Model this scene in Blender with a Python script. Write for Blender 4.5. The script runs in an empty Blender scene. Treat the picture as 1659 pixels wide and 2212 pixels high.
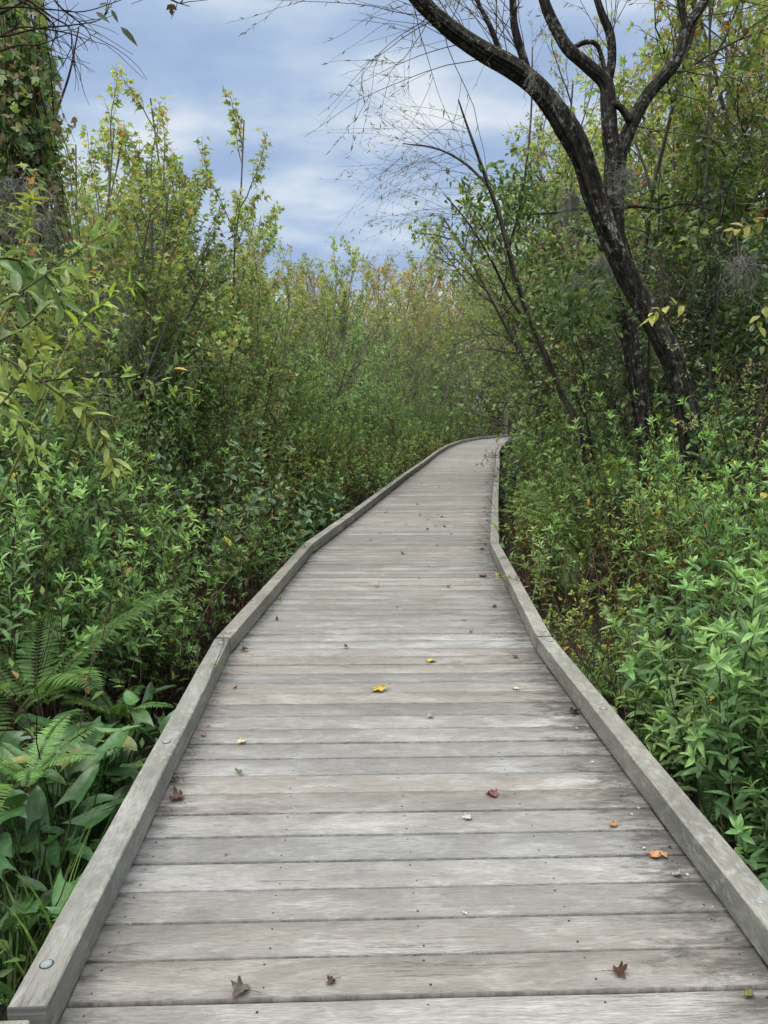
import bpy, math, random
import numpy as np
from mathutils import Vector, Matrix, noise as mnoise

random.seed(7)
RG = np.random.default_rng(11)
sc = bpy.context.scene
COL = sc.collection
TH = 0.1364
CAMH = 1.42
FPX = 1661.0
GZ = -0.5

def R(a): return math.radians(a)

# ------------------------------------------------------------------ camera
cd = bpy.data.cameras.new('camera')
cam = bpy.data.objects.new('camera', cd); COL.objects.link(cam)
cam.location = (0, 0, CAMH)
cam.rotation_euler = (math.pi / 2 - TH, 0, 0)
cd.sensor_fit = 'VERTICAL'; cd.sensor_height = 24.0
cd.lens = 24.0 * FPX / 2212.0
cd.clip_start = 0.05; cd.clip_end = 2000
sc.camera = cam
sc.view_settings.view_transform = 'Standard'
sc.view_settings.look = 'None'
sc.view_settings.exposure = 0
sc.render.resolution_x = 768; sc.render.resolution_y = 1024
sc.cycles.max_bounces = 5
sc.cycles.diffuse_bounces = 2
sc.cycles.glossy_bounces = 1
sc.cycles.use_adaptive_sampling = True
sc.cycles.adaptive_threshold = 0.03
sc.cycles.use_denoising = True
sc.cycles.sample_clamp_indirect = 4
sc.cycles.transparent_max_bounces = 8
sc.cycles.transmission_bounces = 2
sc.cycles.caustics_reflective = False
sc.cycles.caustics_refractive = False

def P(px, py, Y):
    """measured photo point (1659 x 2212 scale) at ground distance Y -> world"""
    xc = (px - 829.5) / FPX; yc = -(py - 1106) / FPX
    d = (xc, math.cos(TH) + yc * math.sin(TH), -math.sin(TH) + yc * math.cos(TH))
    t = Y / d[1]
    return Vector((d[0] * t, Y, CAMH + d[2] * t))

def PZ(px, py, z=0.0):
    xc = (px - 829.5) / FPX; yc = -(py - 1106) / FPX
    d = (xc, math.cos(TH) + yc * math.sin(TH), -math.sin(TH) + yc * math.cos(TH))
    t = (z - CAMH) / d[2]
    return Vector((d[0] * t, d[1] * t, z))

# ------------------------------------------------------------------ mesh builder
class MB:
    def __init__(s):
        s.v = []; s.c = []; s.loops = []; s.tot = []; s.mi = []; s.n = 0; s.a = []
    def add(s, verts, faces, cols, mat=0, attr=None):
        """faces: list of (k, array(m,k))"""
        verts = np.asarray(verts, dtype=np.float32)
        nv = len(verts)
        cols = np.asarray(cols, dtype=np.float32)
        if cols.ndim == 1: cols = np.tile(cols, (nv, 1))
        s.v.append(verts); s.c.append(cols)
        s.a.append(np.zeros((nv, 3), np.float32) if attr is None else np.asarray(attr, np.float32))
        for k, f in faces:
            f = np.asarray(f, dtype=np.int64) + s.n
            s.loops.append(f.reshape(-1)); s.tot.append(np.full(len(f), k, dtype=np.int32))
            s.mi.append(np.full(len(f), mat, dtype=np.int32))
        s.n += nv
    def leaves(s, T, Pp, D, N, size, color, width=1.0, jz=0.0):
        tv, tf, tb = T
        Pp = np.asarray(Pp, float).reshape(-1, 3); n = len(Pp)
        if n == 0: return
        D = np.asarray(D, float).reshape(-1, 3); D = D / (np.linalg.norm(D, axis=1, keepdims=True) + 1e-9)
        N = np.asarray(N, float).reshape(-1, 3)
        S = np.cross(D, N); ln = np.linalg.norm(S, axis=1, keepdims=True)
        S = np.where(ln > 1e-4, S / (ln + 1e-9), np.array([1.0, 0, 0]))
        N = np.cross(S, D)
        size = np.broadcast_to(np.asarray(size, float), (n,))
        width = np.broadcast_to(np.asarray(width, float), (n,))
        x = tv[None, :, 0] * width[:, None]; y = np.repeat(tv[None, :, 1], n, 0); z = np.repeat(tv[None, :, 2], n, 0)
        if jz:
            curl = RG.uniform(-jz, jz, n)[:, None]; z = z + curl * y * y
        V = Pp[:, None, :] + size[:, None, None] * (x[..., None] * S[:, None, :] + y[..., None] * D[:, None, :] + z[..., None] * N[:, None, :])
        color = np.asarray(color, float)
        if color.ndim == 1: color = np.tile(color, (n, 1))
        C = color[:, None, :] * tb[None, :, None]
        m = len(tv)
        off = (np.arange(n) * m)[:, None, None]
        faces = [(k, (np.asarray(f)[None] + off).reshape(-1, k)) for k, f in tf]
        s.add(V.reshape(-1, 3), faces, C.reshape(-1, 3))
    def tube(s, pts, rad, ns=5, col=(0.1, 0.08, 0.06), cap=True, wob=0.0, seed=0.0, attr=None):
        pts = np.asarray([tuple(p) for p in pts], float); m = len(pts)
        rad = np.broadcast_to(np.asarray(rad, float), (m,))
        tg = np.gradient(pts, axis=0); tg /= (np.linalg.norm(tg, axis=1, keepdims=True) + 1e-9)
        ref = np.array([0, 0, 1.0]) if abs(tg[0][2]) < 0.9 else np.array([1.0, 0, 0])
        u = np.cross(tg, ref); u /= (np.linalg.norm(u, axis=1, keepdims=True) + 1e-9)
        w = np.cross(tg, u)
        an = np.arange(ns) * 2 * np.pi / ns
        rr = rad[:, None] * np.ones((m, ns)); tn = np.ones((m, ns))
        if wob:
            for i in range(m):
                for j in range(ns):
                    p = pts[i]
                    q = Vector((math.cos(an[j]) * 1.6 + seed, math.sin(an[j]) * 1.6, p[2] * 1.3 + seed))
                    f = mnoise.fractal(Vector((q.x * 4.0, q.y * 4.0, q.z * 1.6)), 0.9, 2.1, 4)
                    g = mnoise.noise(q * 0.7)
                    rr[i, j] *= 1 + wob * (f * 0.9 + g * 0.7)
                    tn[i, j] = min(1.9, max(.35, 1 + f * 1.7))
        V = pts[:, None, :] + rr[..., None] * (np.cos(an)[None, :, None] * u[:, None, :] + np.sin(an)[None, :, None] * w[:, None, :])
        i = np.arange(m - 1)[:, None]; j = np.arange(ns)[None, :]
        a = i * ns + j; b = i * ns + (j + 1) % ns
        F = np.stack([a, b, b + ns, a + ns], -1).reshape(-1, 4)
        faces = [(4, F)]
        if cap and ns > 2:
            faces.append((ns, [list(range(ns))[::-1]])); faces.append((ns, [[(m - 1) * ns + k for k in range(ns)]]))
        s.add(V.reshape(-1, 3), faces, np.asarray(col, float) if not wob else tn.reshape(-1, 1) * np.asarray(col, float)[None])
    def box(s, c, size, rot=0.0, col=(0.3, 0.3, 0.3)):
        x, y, z = [q / 2 for q in size]
        ca, sa = math.cos(rot), math.sin(rot)
        v = []
        for sx, sy, sz in ((-1,-1,-1),(1,-1,-1),(1,1,-1),(-1,1,-1),(-1,-1,1),(1,-1,1),(1,1,1),(-1,1,1)):
            a, b = sx * x, sy * y
            v.append((c[0] + a * ca - b * sa, c[1] + a * sa + b * ca, c[2] + sz * z))
        s.add(v, [(4, [(0,3,2,1),(4,5,6,7),(0,1,5,4),(1,2,6,5),(2,3,7,6),(3,0,4,7)])], col)
    def mesh(s, name, mats, smooth=False):
        me = bpy.data.meshes.new(name)
        V = np.concatenate(s.v); C = np.concatenate(s.c); A = np.concatenate(s.a)
        L = np.concatenate(s.loops).astype(np.int32); T = np.concatenate(s.tot)
        me.vertices.add(len(V)); me.vertices.foreach_set('co', V.reshape(-1))
        me.loops.add(len(L)); me.loops.foreach_set('vertex_index', L)
        me.polygons.add(len(T))
        st = np.concatenate([[0], np.cumsum(T)[:-1]]).astype(np.int32)
        me.polygons.foreach_set('loop_start', st); me.polygons.foreach_set('loop_total', T)
        me.polygons.foreach_set('material_index', np.concatenate(s.mi))
        if smooth: me.polygons.foreach_set('use_smooth', np.ones(len(T), bool))
        me.update(calc_edges=True)
        at = me.attributes.new('Col', 'FLOAT_COLOR', 'POINT')
        at.data.foreach_set('color', np.concatenate([C, np.ones((len(C), 1), np.float32)], 1).reshape(-1).astype(np.float32))
        if np.abs(A).max() > 0:
            at = me.attributes.new('loc', 'FLOAT_VECTOR', 'POINT')
            at.data.foreach_set('vector', A.reshape(-1).astype(np.float32))
        for m in (mats if isinstance(mats, (list, tuple)) else [mats]): me.materials.append(m)
        return me

def obj(name, me, parent=None, loc=None):
    o = bpy.data.objects.new(name, me); COL.objects.link(o)
    if parent: o.parent = parent
    if loc is not None: o.location = loc
    return o
def tag(o, label=None, cat=None, group=None, kind=None):
    if label: o['label'] = label
    if cat: o['category'] = cat
    if group: o['group'] = group
    if kind: o['kind'] = kind
    return o
def thing(name, label, cat, loc=(0, 0, 0), rz=0, group=None):
    o = bpy.data.objects.new(name, None); COL.objects.link(o)
    o.empty_display_size = 0.1
    o.location = loc; o.rotation_euler = (0, 0, rz)
    return tag(o, label, cat, group)

# ------------------------------------------------------------------ materials
def newmat(name):
    m = bpy.data.materials.new(name); m.use_nodes = True
    nt = m.node_tree; nt.nodes.clear()
    out = nt.nodes.new('ShaderNodeOutputMaterial')
    return m, nt, out
def N(nt, t, **k):
    n = nt.nodes.new(t)
    for a, b in k.items():
        if a.startswith('i_'): n.inputs[a[2:].replace('_', ' ')].default_value = b
        else: setattr(n, a, b)
    return n
def ramp(nt, src, stops, interp='LINEAR'):
    r = nt.nodes.new('ShaderNodeValToRGB'); r.color_ramp.interpolation = interp
    e = r.color_ramp.elements
    while len(e) < len(stops): e.new(0.5)
    for i, (p, c) in enumerate(stops):
        e[i].position = p
        e[i].color = (c, c, c, 1) if not isinstance(c, tuple) else (*c, 1)
    nt.links.new(src, r.inputs[0]); return r.outputs[0]
def mix(nt, f, a, b, mode='MIX'):
    n = nt.nodes.new('ShaderNodeMix'); n.data_type = 'RGBA'; n.blend_type = mode
    for sock, v in ((n.inputs['Factor'], f), (n.inputs[6], a), (n.inputs[7], b)):
        if isinstance(v, (int, float)): sock.default_value = v
        elif isinstance(v, tuple): sock.default_value = (*v, 1)
        else: nt.links.new(v, sock)
    return n.outputs[2]
def math_(nt, op, a, b=0.0, c=0.0):
    n = nt.nodes.new('ShaderNodeMath'); n.operation = op
    for i, v in enumerate((a, b, c)):
        if isinstance(v, (int, float)): n.inputs[i].default_value = v
        else: nt.links.new(v, n.inputs[i])
    return n.outputs[0]
def noise(nt, vec, scale, detail=4, rough=0.55, vscale=None, dist=0.0):
    if vscale is not None:
        mp = nt.nodes.new('ShaderNodeMapping'); mp.inputs['Scale'].default_value = vscale
        nt.links.new(vec, mp.inputs['Vector']); vec = mp.outputs[0]
    n = nt.nodes.new('ShaderNodeTexNoise'); n.inputs['Scale'].default_value = scale
    n.inputs['Detail'].default_value = detail; n.inputs['Roughness'].default_value = rough
    n.inputs['Distortion'].default_value = dist
    nt.links.new(vec, n.inputs['Vector']); return n.outputs[0]

def leaf_material(name, rough=0.5, trans=0.40, spec=0.35, objvar=0.22, gain=(1, 1, 1)):
    m, nt, out = newmat(name)
    at = N(nt, 'ShaderNodeAttribute', attribute_name='Col')
    oi = N(nt, 'ShaderNodeObjectInfo')
    hs = N(nt, 'ShaderNodeHueSaturation')
    mr = N(nt, 'ShaderNodeMapRange'); nt.links.new(oi.outputs['Random'], mr.inputs[0])
    mr.inputs[3].default_value = 1 - objvar; mr.inputs[4].default_value = 1 + objvar
    nt.links.new(mr.outputs[0], hs.inputs['Value'])
    fr = math_(nt, 'FRACT', math_(nt, 'MULTIPLY', oi.outputs['Random'], 17.3))
    mr2 = N(nt, 'ShaderNodeMapRange'); nt.links.new(fr, mr2.inputs[0])
    mr2.inputs[3].default_value = 0.485; mr2.inputs[4].default_value = 0.515
    nt.links.new(mr2.outputs[0], hs.inputs['Hue'])
    nt.links.new(at.outputs['Color'], hs.inputs['Color'])
    tc = N(nt, 'ShaderNodeTexCoord')
    nz = noise(nt, tc.outputs['Object'], 38, 2)
    var = ramp(nt, nz, [(0.3, 0.72), (0.7, 1.2)])
    var = mix(nt, 1.0, var, gain, 'MULTIPLY')
    c = mix(nt, 1.0, hs.outputs[0], var, 'MULTIPLY')
    pb = N(nt, 'ShaderNodeBsdfPrincipled')
    pb.inputs['Roughness'].default_value = rough
    pb.inputs['Specular IOR Level'].default_value = spec
    nt.links.new(c, pb.inputs['Base Color'])
    tl = N(nt, 'ShaderNodeBsdfTranslucent')
    tcx = mix(nt, 1.0, c, (1.12, 1.15, 0.7), 'MULTIPLY')
    nt.links.new(tcx, tl.inputs['Color'])
    mx = N(nt, 'ShaderNodeMixShader'); mx.inputs[0].default_value = trans
    nt.links.new(pb.outputs[0], mx.inputs[1]); nt.links.new(tl.outputs[0], mx.inputs[2])
    nt.links.new(mx.outputs[0], out.inputs[0])
    return m

def bark_material(name, dark, light, lich=None, scale=1.0, bump=0.6, objvar=0.15):
    m, nt, out = newmat(name)
    tc = N(nt, 'ShaderNodeTexCoord')
    a = noise(nt, tc.outputs['Object'], 5 * scale, 7, 0.72, (3.2, 3.2, 0.9), 1.2)
    b = noise(nt, tc.outputs['Object'], 40 * scale, 4, 0.6, (2, 2, 0.8))
    c = mix(nt, ramp(nt, a, [(0.38, 0.0), (0.62, 1.0)]), dark, light)
    c = mix(nt, 1.0, c, ramp(nt, b, [(0.3, 0.55), (0.7, 1.35)]), 'MULTIPLY')
    if lich:
        l = noise(nt, tc.outputs['Object'], 14 * scale, 5, 0.7)
        l2 = noise(nt, tc.outputs['Object'], 2.2 * scale, 2)
        f = math_(nt, 'MULTIPLY', ramp(nt, l, [(0.54, 0.0), (0.60, 0.85)]), ramp(nt, l2, [(0.38, 0.0), (0.55, 1.0)]))
        c = mix(nt, f, c, lich)
    at = N(nt, 'ShaderNodeAttribute', attribute_name='Col')
    c = mix(nt, 1.0, c, at.outputs['Color'], 'MULTIPLY')
    pb = N(nt, 'ShaderNodeBsdfPrincipled'); pb.inputs['Roughness'].default_value = 0.9
    pb.inputs['Specular IOR Level'].default_value = 0.2
    nt.links.new(c, pb.inputs['Base Color'])
    bp = N(nt, 'ShaderNodeBump'); bp.inputs['Strength'].default_value = bump; bp.inputs['Distance'].default_value = 0.05
    h = math_(nt, 'ADD', a, math_(nt, 'MULTIPLY', b, 0.4))
    nt.links.new(h, bp.inputs['Height']); nt.links.new(bp.outputs[0], pb.inputs['Normal'])
    nt.links.new(pb.outputs[0], out.inputs[0])
    return m

def wood_material(name, base, warm, pale, dark, kerb=False):
    m, nt, out = newmat(name)
    at = N(nt, 'ShaderNodeAttribute', attribute_name='loc')     # x along board, y across, z seed
    cl = N(nt, 'ShaderNodeAttribute', attribute_name='Col')      # r tone, g edge distance
    sp = N(nt, 'ShaderNodeSeparateXYZ'); nt.links.new(at.outputs['Vector'], sp.inputs[0])
    v = at.outputs['Vector']
    grain = noise(nt, v, 6, 8, 0.72, (0.55, 16, 7.3), 0.9)
    fine = noise(nt, v, 30, 5, 0.75, (0.5, 14, 7.3), 0.3)
    hair = noise(nt, v, 90, 3, 0.7, (0.30, 9, 7.3), 0.2)
    blot = noise(nt, v, 2.3, 5, 0.62, (1.0, 2.6, 7.3), 0.6)
    blot2 = noise(nt, v, 7.5, 6, 0.7, (1.0, 2.2, 5.1), 0.8)
    c = mix(nt, ramp(nt, grain, [(0.30, 0.0), (0.70, 1.0)]), base, warm)
    c = mix(nt, math_(nt, 'MULTIPLY', ramp(nt, blot, [(0.50, 0.0), (0.66, 1.0)]), ramp(nt, fine, [(0.38, 0.15), (0.6, 0.8)])), c, pale)
    c = mix(nt, math_(nt, 'MULTIPLY', ramp(nt, blot2, [(0.52, 0.0), (0.68, 0.55)]), ramp(nt, hair, [(0.4, 0.3), (0.6, 1.0)])), c, pale)
    c = mix(nt, ramp(nt, blot, [(0.28, 0.6), (0.45, 0.0)]), c, tuple(x * 0.62 for x in base))
    c = mix(nt, 1.0, c, ramp(nt, fine, [(0.32, 0.68), (0.5, 1.0), (0.70, 1.16)]), 'MULTIPLY')
    c = mix(nt, 1.0, c, ramp(nt, hair, [(0.32, 0.62), (0.5, 1.0), (0.70, 1.18)]), 'MULTIPLY')
    spc = N(nt, 'ShaderNodeSeparateColor'); nt.links.new(cl.outputs['Color'], spc.inputs[0])
    # cracks: thin dark lines along the grain
    crk = noise(nt, v, 3.2, 6, 0.6, (0.35, 11, 7.3), 0.4)
    cr = math_(nt, 'ABSOLUTE', math_(nt, 'SUBTRACT', crk, 0.5))
    sel = noise(nt, v, 1.4, 2, 0.5, (1.0, 3.0, 9.1))
    cf = math_(nt, 'MULTIPLY', ramp(nt, cr, [(0.0, 1.0), (0.010, 0.0)]), ramp(nt, sel, [(0.56, 0.0), (0.63, 0.8)]))
    c = mix(nt, cf, c, (0.05, 0.04, 0.035))
    # dirt and damp near board ends
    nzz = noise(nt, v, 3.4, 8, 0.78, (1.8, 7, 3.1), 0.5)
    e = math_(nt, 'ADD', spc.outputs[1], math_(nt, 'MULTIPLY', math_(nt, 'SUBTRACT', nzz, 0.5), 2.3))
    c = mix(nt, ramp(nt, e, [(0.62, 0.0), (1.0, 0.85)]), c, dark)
    # board tone
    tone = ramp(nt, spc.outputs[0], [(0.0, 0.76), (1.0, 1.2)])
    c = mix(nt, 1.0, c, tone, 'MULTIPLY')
    tint = ramp(nt, spc.outputs[2], [(0.0, (0.97, 0.99, 1.0)), (1.0, (1.04, 1.0, 0.95))])
    c = mix(nt, 1.0, c, tint, 'MULTIPLY')
    if kerb:
        l = noise(nt, v, 26, 6, 0.75, (0.7, 1, 1)); l2 = noise(nt, v, 2.5, 3, 0.6)
        f = math_(nt, 'MULTIPLY', ramp(nt, l, [(0.50, 0.0), (0.60, 0.42)]), ramp(nt, l2, [(0.42, 0.0), (0.58, 1.0)]))
        c = mix(nt, f, c, (0.40, 0.42, 0.38))
        l3 = noise(nt, v, 5, 5, 0.7, (0.8, 1, 1))
        c = mix(nt, ramp(nt, l3, [(0.50, 0.0), (0.68, 0.5)]), c, (0.10, 0.105, 0.085))
    pb = N(nt, 'ShaderNodeBsdfPrincipled')
    nt.links.new(ramp(nt, fine, [(0.3, 0.62), (0.7, 0.85)]), pb.inputs['Roughness'])
    pb.inputs['Specular IOR Level'].default_value = 0.35
    nt.links.new(c, pb.inputs['Base Color'])
    bp = N(nt, 'ShaderNodeBump'); bp.inputs['Strength'].default_value = 0.45; bp.inputs['Distance'].default_value = 0.004
    h = math_(nt, 'ADD', math_(nt, 'ADD', grain, math_(nt, 'MULTIPLY', fine, 0.7)), math_(nt, 'MULTIPLY', cf, -1.5))
    nt.links.new(h, bp.inputs['Height']); nt.links.new(bp.outputs[0], pb.inputs['Normal'])
    nt.links.new(pb.outputs[0], out.inputs[0])
    return m

def plain(name, color, rough=0.7, metal=0.0, nscale=20, var=0.3):
    m, nt, out = newmat(name)
    tc = N(nt, 'ShaderNodeTexCoord')
    nz = noise(nt, tc.outputs['Object'], nscale, 5, 0.65)
    c = mix(nt, 1.0, color, ramp(nt, nz, [(0.3, 1 - var), (0.7, 1 + var)]), 'MULTIPLY')
    pb = N(nt, 'ShaderNodeBsdfPrincipled'); pb.inputs['Roughness'].default_value = rough
    pb.inputs['Metallic'].default_value = metal
    nt.links.new(c, pb.inputs['Base Color']); nt.links.new(pb.outputs[0], out.inputs[0])
    return m

M_leaf = leaf_material('leaf', gain=(1.60, 1.46, 1.52))
M_tree = leaf_material('tree_leaf', gain=(2.35, 2.15, 2.3), trans=0.45)
M_gloss = leaf_material('glossy_leaf', rough=0.36, trans=0.22, spec=0.5, gain=(1.3, 1.28, 1.25))
M_dry = leaf_material('dry_leaf', rough=0.75, trans=0.1, spec=0.2, objvar=0.1)
M_stem = bark_material('stem', (0.9, 0.9, 0.9), (1.1, 1.1, 1.1), scale=2)
M_bark = bark_material('dark_bark', (0.008, 0.007, 0.006), (0.075, 0.062, 0.050), (0.26, 0.27, 0.22), 1.3, 1.0)
M_bark2 = bark_material('brown_bark', (0.055, 0.042, 0.030), (0.14, 0.11, 0.08), (0.24, 0.25, 0.20), 2.5, 0.5)
M_deck = wood_material('deck_wood', (0.200, 0.191, 0.176), (0.255, 0.243, 0.223), (0.395, 0.388, 0.37), (0.058, 0.054, 0.048))
M_kerb = wood_material('kerb_wood', (0.178, 0.173, 0.153), (0.245, 0.238, 0.210), (0.35, 0.345, 0.31), (0.07, 0.065, 0.055), kerb=True)
M_hole = plain('screw_hole', (0.015, 0.012, 0.010), 0.8)
M_zinc = plain('galvanised_bolt', (0.24, 0.27, 0.265), 0.7, 0.1, 90, 0.25)
M_under = plain('joist_timber', (0.07, 0.06, 0.05), 0.9)
M_moss = leaf_material('hanging_moss', rough=0.9, trans=0.1, spec=0.1, objvar=0.1)

# ground
m, nt, out = newmat('swamp_soil')
tc = N(nt, 'ShaderNodeTexCoord')
a = noise(nt, tc.outputs['Object'], 3, 6, 0.7); b = noise(nt, tc.outputs['Object'], 22, 5, 0.7)
c = mix(nt, ramp(nt, a, [(0.4, 0.0), (0.65, 1.0)]), (0.012, 0.010, 0.007), (0.035, 0.028, 0.016))
c = mix(nt, 1.0, c, ramp(nt, b, [(0.3, 0.5), (0.7, 1.6)]), 'MULTIPLY')
pb = N(nt, 'ShaderNodeBsdfPrincipled'); nt.links.new(c, pb.inputs['Base Color'])
pb.inputs['Roughness'].default_value = 0.8
bp = N(nt, 'ShaderNodeBump'); bp.inputs['Distance'].default_value = 0.05; nt.links.new(b, bp.inputs['Height']); nt.links.new(bp.outputs[0], pb.inputs['Normal'])
nt.links.new(pb.outputs[0], out.inputs[0])
M_soil = m

# ------------------------------------------------------------------ world + sun
SUN_EL, SUN_AZ = R(64), R(-125)     # azimuth measured from +Y (view direction), negative = left
w = bpy.data.worlds.new('World'); sc.world = w; w.use_nodes = True
nt = w.node_tree; nt.nodes.clear()
out = nt.nodes.new('ShaderNodeOutputWorld'); bg = nt.nodes.new('ShaderNodeBackground')
sky = nt.nodes.new('ShaderNodeTexSky'); sky.sky_type = 'NISHITA'; sky.sun_disc = False
sky.sun_elevation = SUN_EL; sky.sun_rotation = SUN_AZ
tc = nt.nodes.new('ShaderNodeTexCoord')
sx = nt.nodes.new('ShaderNodeSeparateXYZ'); nt.links.new(tc.outputs['Generated'], sx.inputs[0])
den = math_(nt, 'ADD', math_(nt, 'MAXIMUM', sx.outputs[2], 0.0), 0.22)
cb = nt.nodes.new('ShaderNodeCombineXYZ')
nt.links.new(math_(nt, 'DIVIDE', sx.outputs[0], den), cb.inputs[0])
nt.links.new(math_(nt, 'DIVIDE', sx.outputs[1], den), cb.inputs[1])
vv = cb.outputs[0]
SKX, SKY_ = 12.6, 7.1
mp = nt.nodes.new('ShaderNodeMapping'); mp.inputs['Location'].default_value = (SKX, SKY_, 0); nt.links.new(vv, mp.inputs[0]); vv = mp.outputs[0]
n1 = noise(nt, vv, 1.5, 5, 0.46, (0.85, 1.35, 1), 0.1)
n2 = noise(nt, vv, 4.6, 5, 0.5, (0.85, 1.2, 1), 0.1)
cl = math_(nt, 'ADD', math_(nt, 'MULTIPLY', n1, 0.72), math_(nt, 'MULTIPLY', n2, 0.28))
ccol = ramp(nt, cl, [(0.40, (3.8, 5.1, 7.5)), (0.455, (4.5, 5.8, 8.0)), (0.495, (5.6, 6.8, 8.5)), (0.545, (7.4, 8.2, 9.3)), (0.60, (9.0, 9.4, 9.8))])
skc = mix(nt, 0.9, sky.outputs[0], ccol)
zen = N(nt, 'ShaderNodeMapRange'); nt.links.new(sx.outputs[2], zen.inputs[0])
zen.inputs[1].default_value = 0.46; zen.inputs[2].default_value = 0.9; zen.inputs[3].default_value = 1.0; zen.inputs[4].default_value = 4.0
skc = mix(nt, ramp(nt, sx.outputs[2], [(0.46, 0.0), (0.75, 0.8)]), skc, (6.4, 6.2, 5.9))
vs = nt.nodes.new('ShaderNodeVectorMath'); vs.operation = 'SCALE'; nt.links.new(skc, vs.inputs[0]); nt.links.new(zen.outputs[0], vs.inputs['Scale']); skc = vs.outputs[0]
nt.links.new(skc, bg.inputs[0]); bg.inputs[1].default_value = 0.1
nt.links.new(bg.outputs[0], out.inputs[0])

ld = bpy.data.lights.new('sun', 'SUN'); ld.energy = 2.7; ld.angle = R(38); ld.color = (1.0, 0.965, 0.92)
sun = bpy.data.objects.new('sun', ld); COL.objects.link(sun)
sd = Vector((math.sin(SUN_AZ) * math.cos(SUN_EL), math.cos(SUN_AZ) * math.cos(SUN_EL), math.sin(SUN_EL)))
sun.rotation_euler = sd.to_track_quat('Z', 'Y').to_euler()
sun.location = (0, 0, 20)

# ------------------------------------------------------------------ ground sheet
mb = MB()
xs = np.concatenate([np.linspace(-400, -30, 8), np.linspace(-28, 32, 76), np.linspace(36, 400, 8)])
ys = np.concatenate([np.linspace(-300, -8, 5), np.linspace(-6, 60, 84), np.linspace(66, 600, 8)])
V = []
for y in ys:
    for x in xs:
        V.append((x, y, GZ + 0.07 * mnoise.noise(Vector((x * 0.5, y * 0.5, 0)))))
nx = len(xs); F = []
for j in range(len(ys) - 1):
    for i in range(nx - 1):
        q = j * nx + i; F.append((q, q + 1, q + nx + 1, q + nx))
mb.add(V, [(4, F)], (1, 1, 1))
tag(obj('ground', mb.mesh('ground', M_soil, True)), kind='structure')

# ------------------------------------------------------------------ boardwalk
LST = [(-.52, -3.2), (-.745, 1.52), (-.88, 4.25), (-.69, 7.31), (-.36, 9.46), (-.05, 11.61), (.44, 15.0), (.97, 18.4), (1.58, 22.6), (2.2, 26.3), (3.05, 30.2), (4.2, 33.6), (6.0, 36.6), (9.2, 38.8), (16, 39.6)]
RST = [(1.19, -3.1), (.977, 1.58), (.88, 4.28), (1.03, 7.34), (1.34, 9.50), (1.67, 11.72), (2.20, 15.2), (2.70, 18.5), (3.28, 22.5), (3.88, 25.9), (4.55, 29.2), (5.55, 32.2), (7.0, 34.9), (9.6, 37.0), (16, 37.8)]
LST = [Vector((*a, 0)) for a in LST]; RST = [Vector((*a, 0)) for a in RST]
CEN = [(a + b) / 2 for a, b in zip(LST, RST)]
CENA = np.array([(c.x, c.y) for c in CEN])
def path_dist(x, y):
    """distance to centreline, side (-1 left, 1 right)"""
    p = np.array([x, y]); a = CENA[:-1]; b = CENA[1:]
    ab = b - a; t = np.clip(((p - a) * ab).sum(1) / (ab * ab).sum(1), 0, 1)
    q = a + t[:, None] * ab; d = np.hypot(*(p - q).T); i = int(d.argmin())
    cr = ab[i][0] * (p - a[i])[1] - ab[i][1] * (p - a[i])[0]
    return d[i], (-1 if cr > 0 else 1), i

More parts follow.
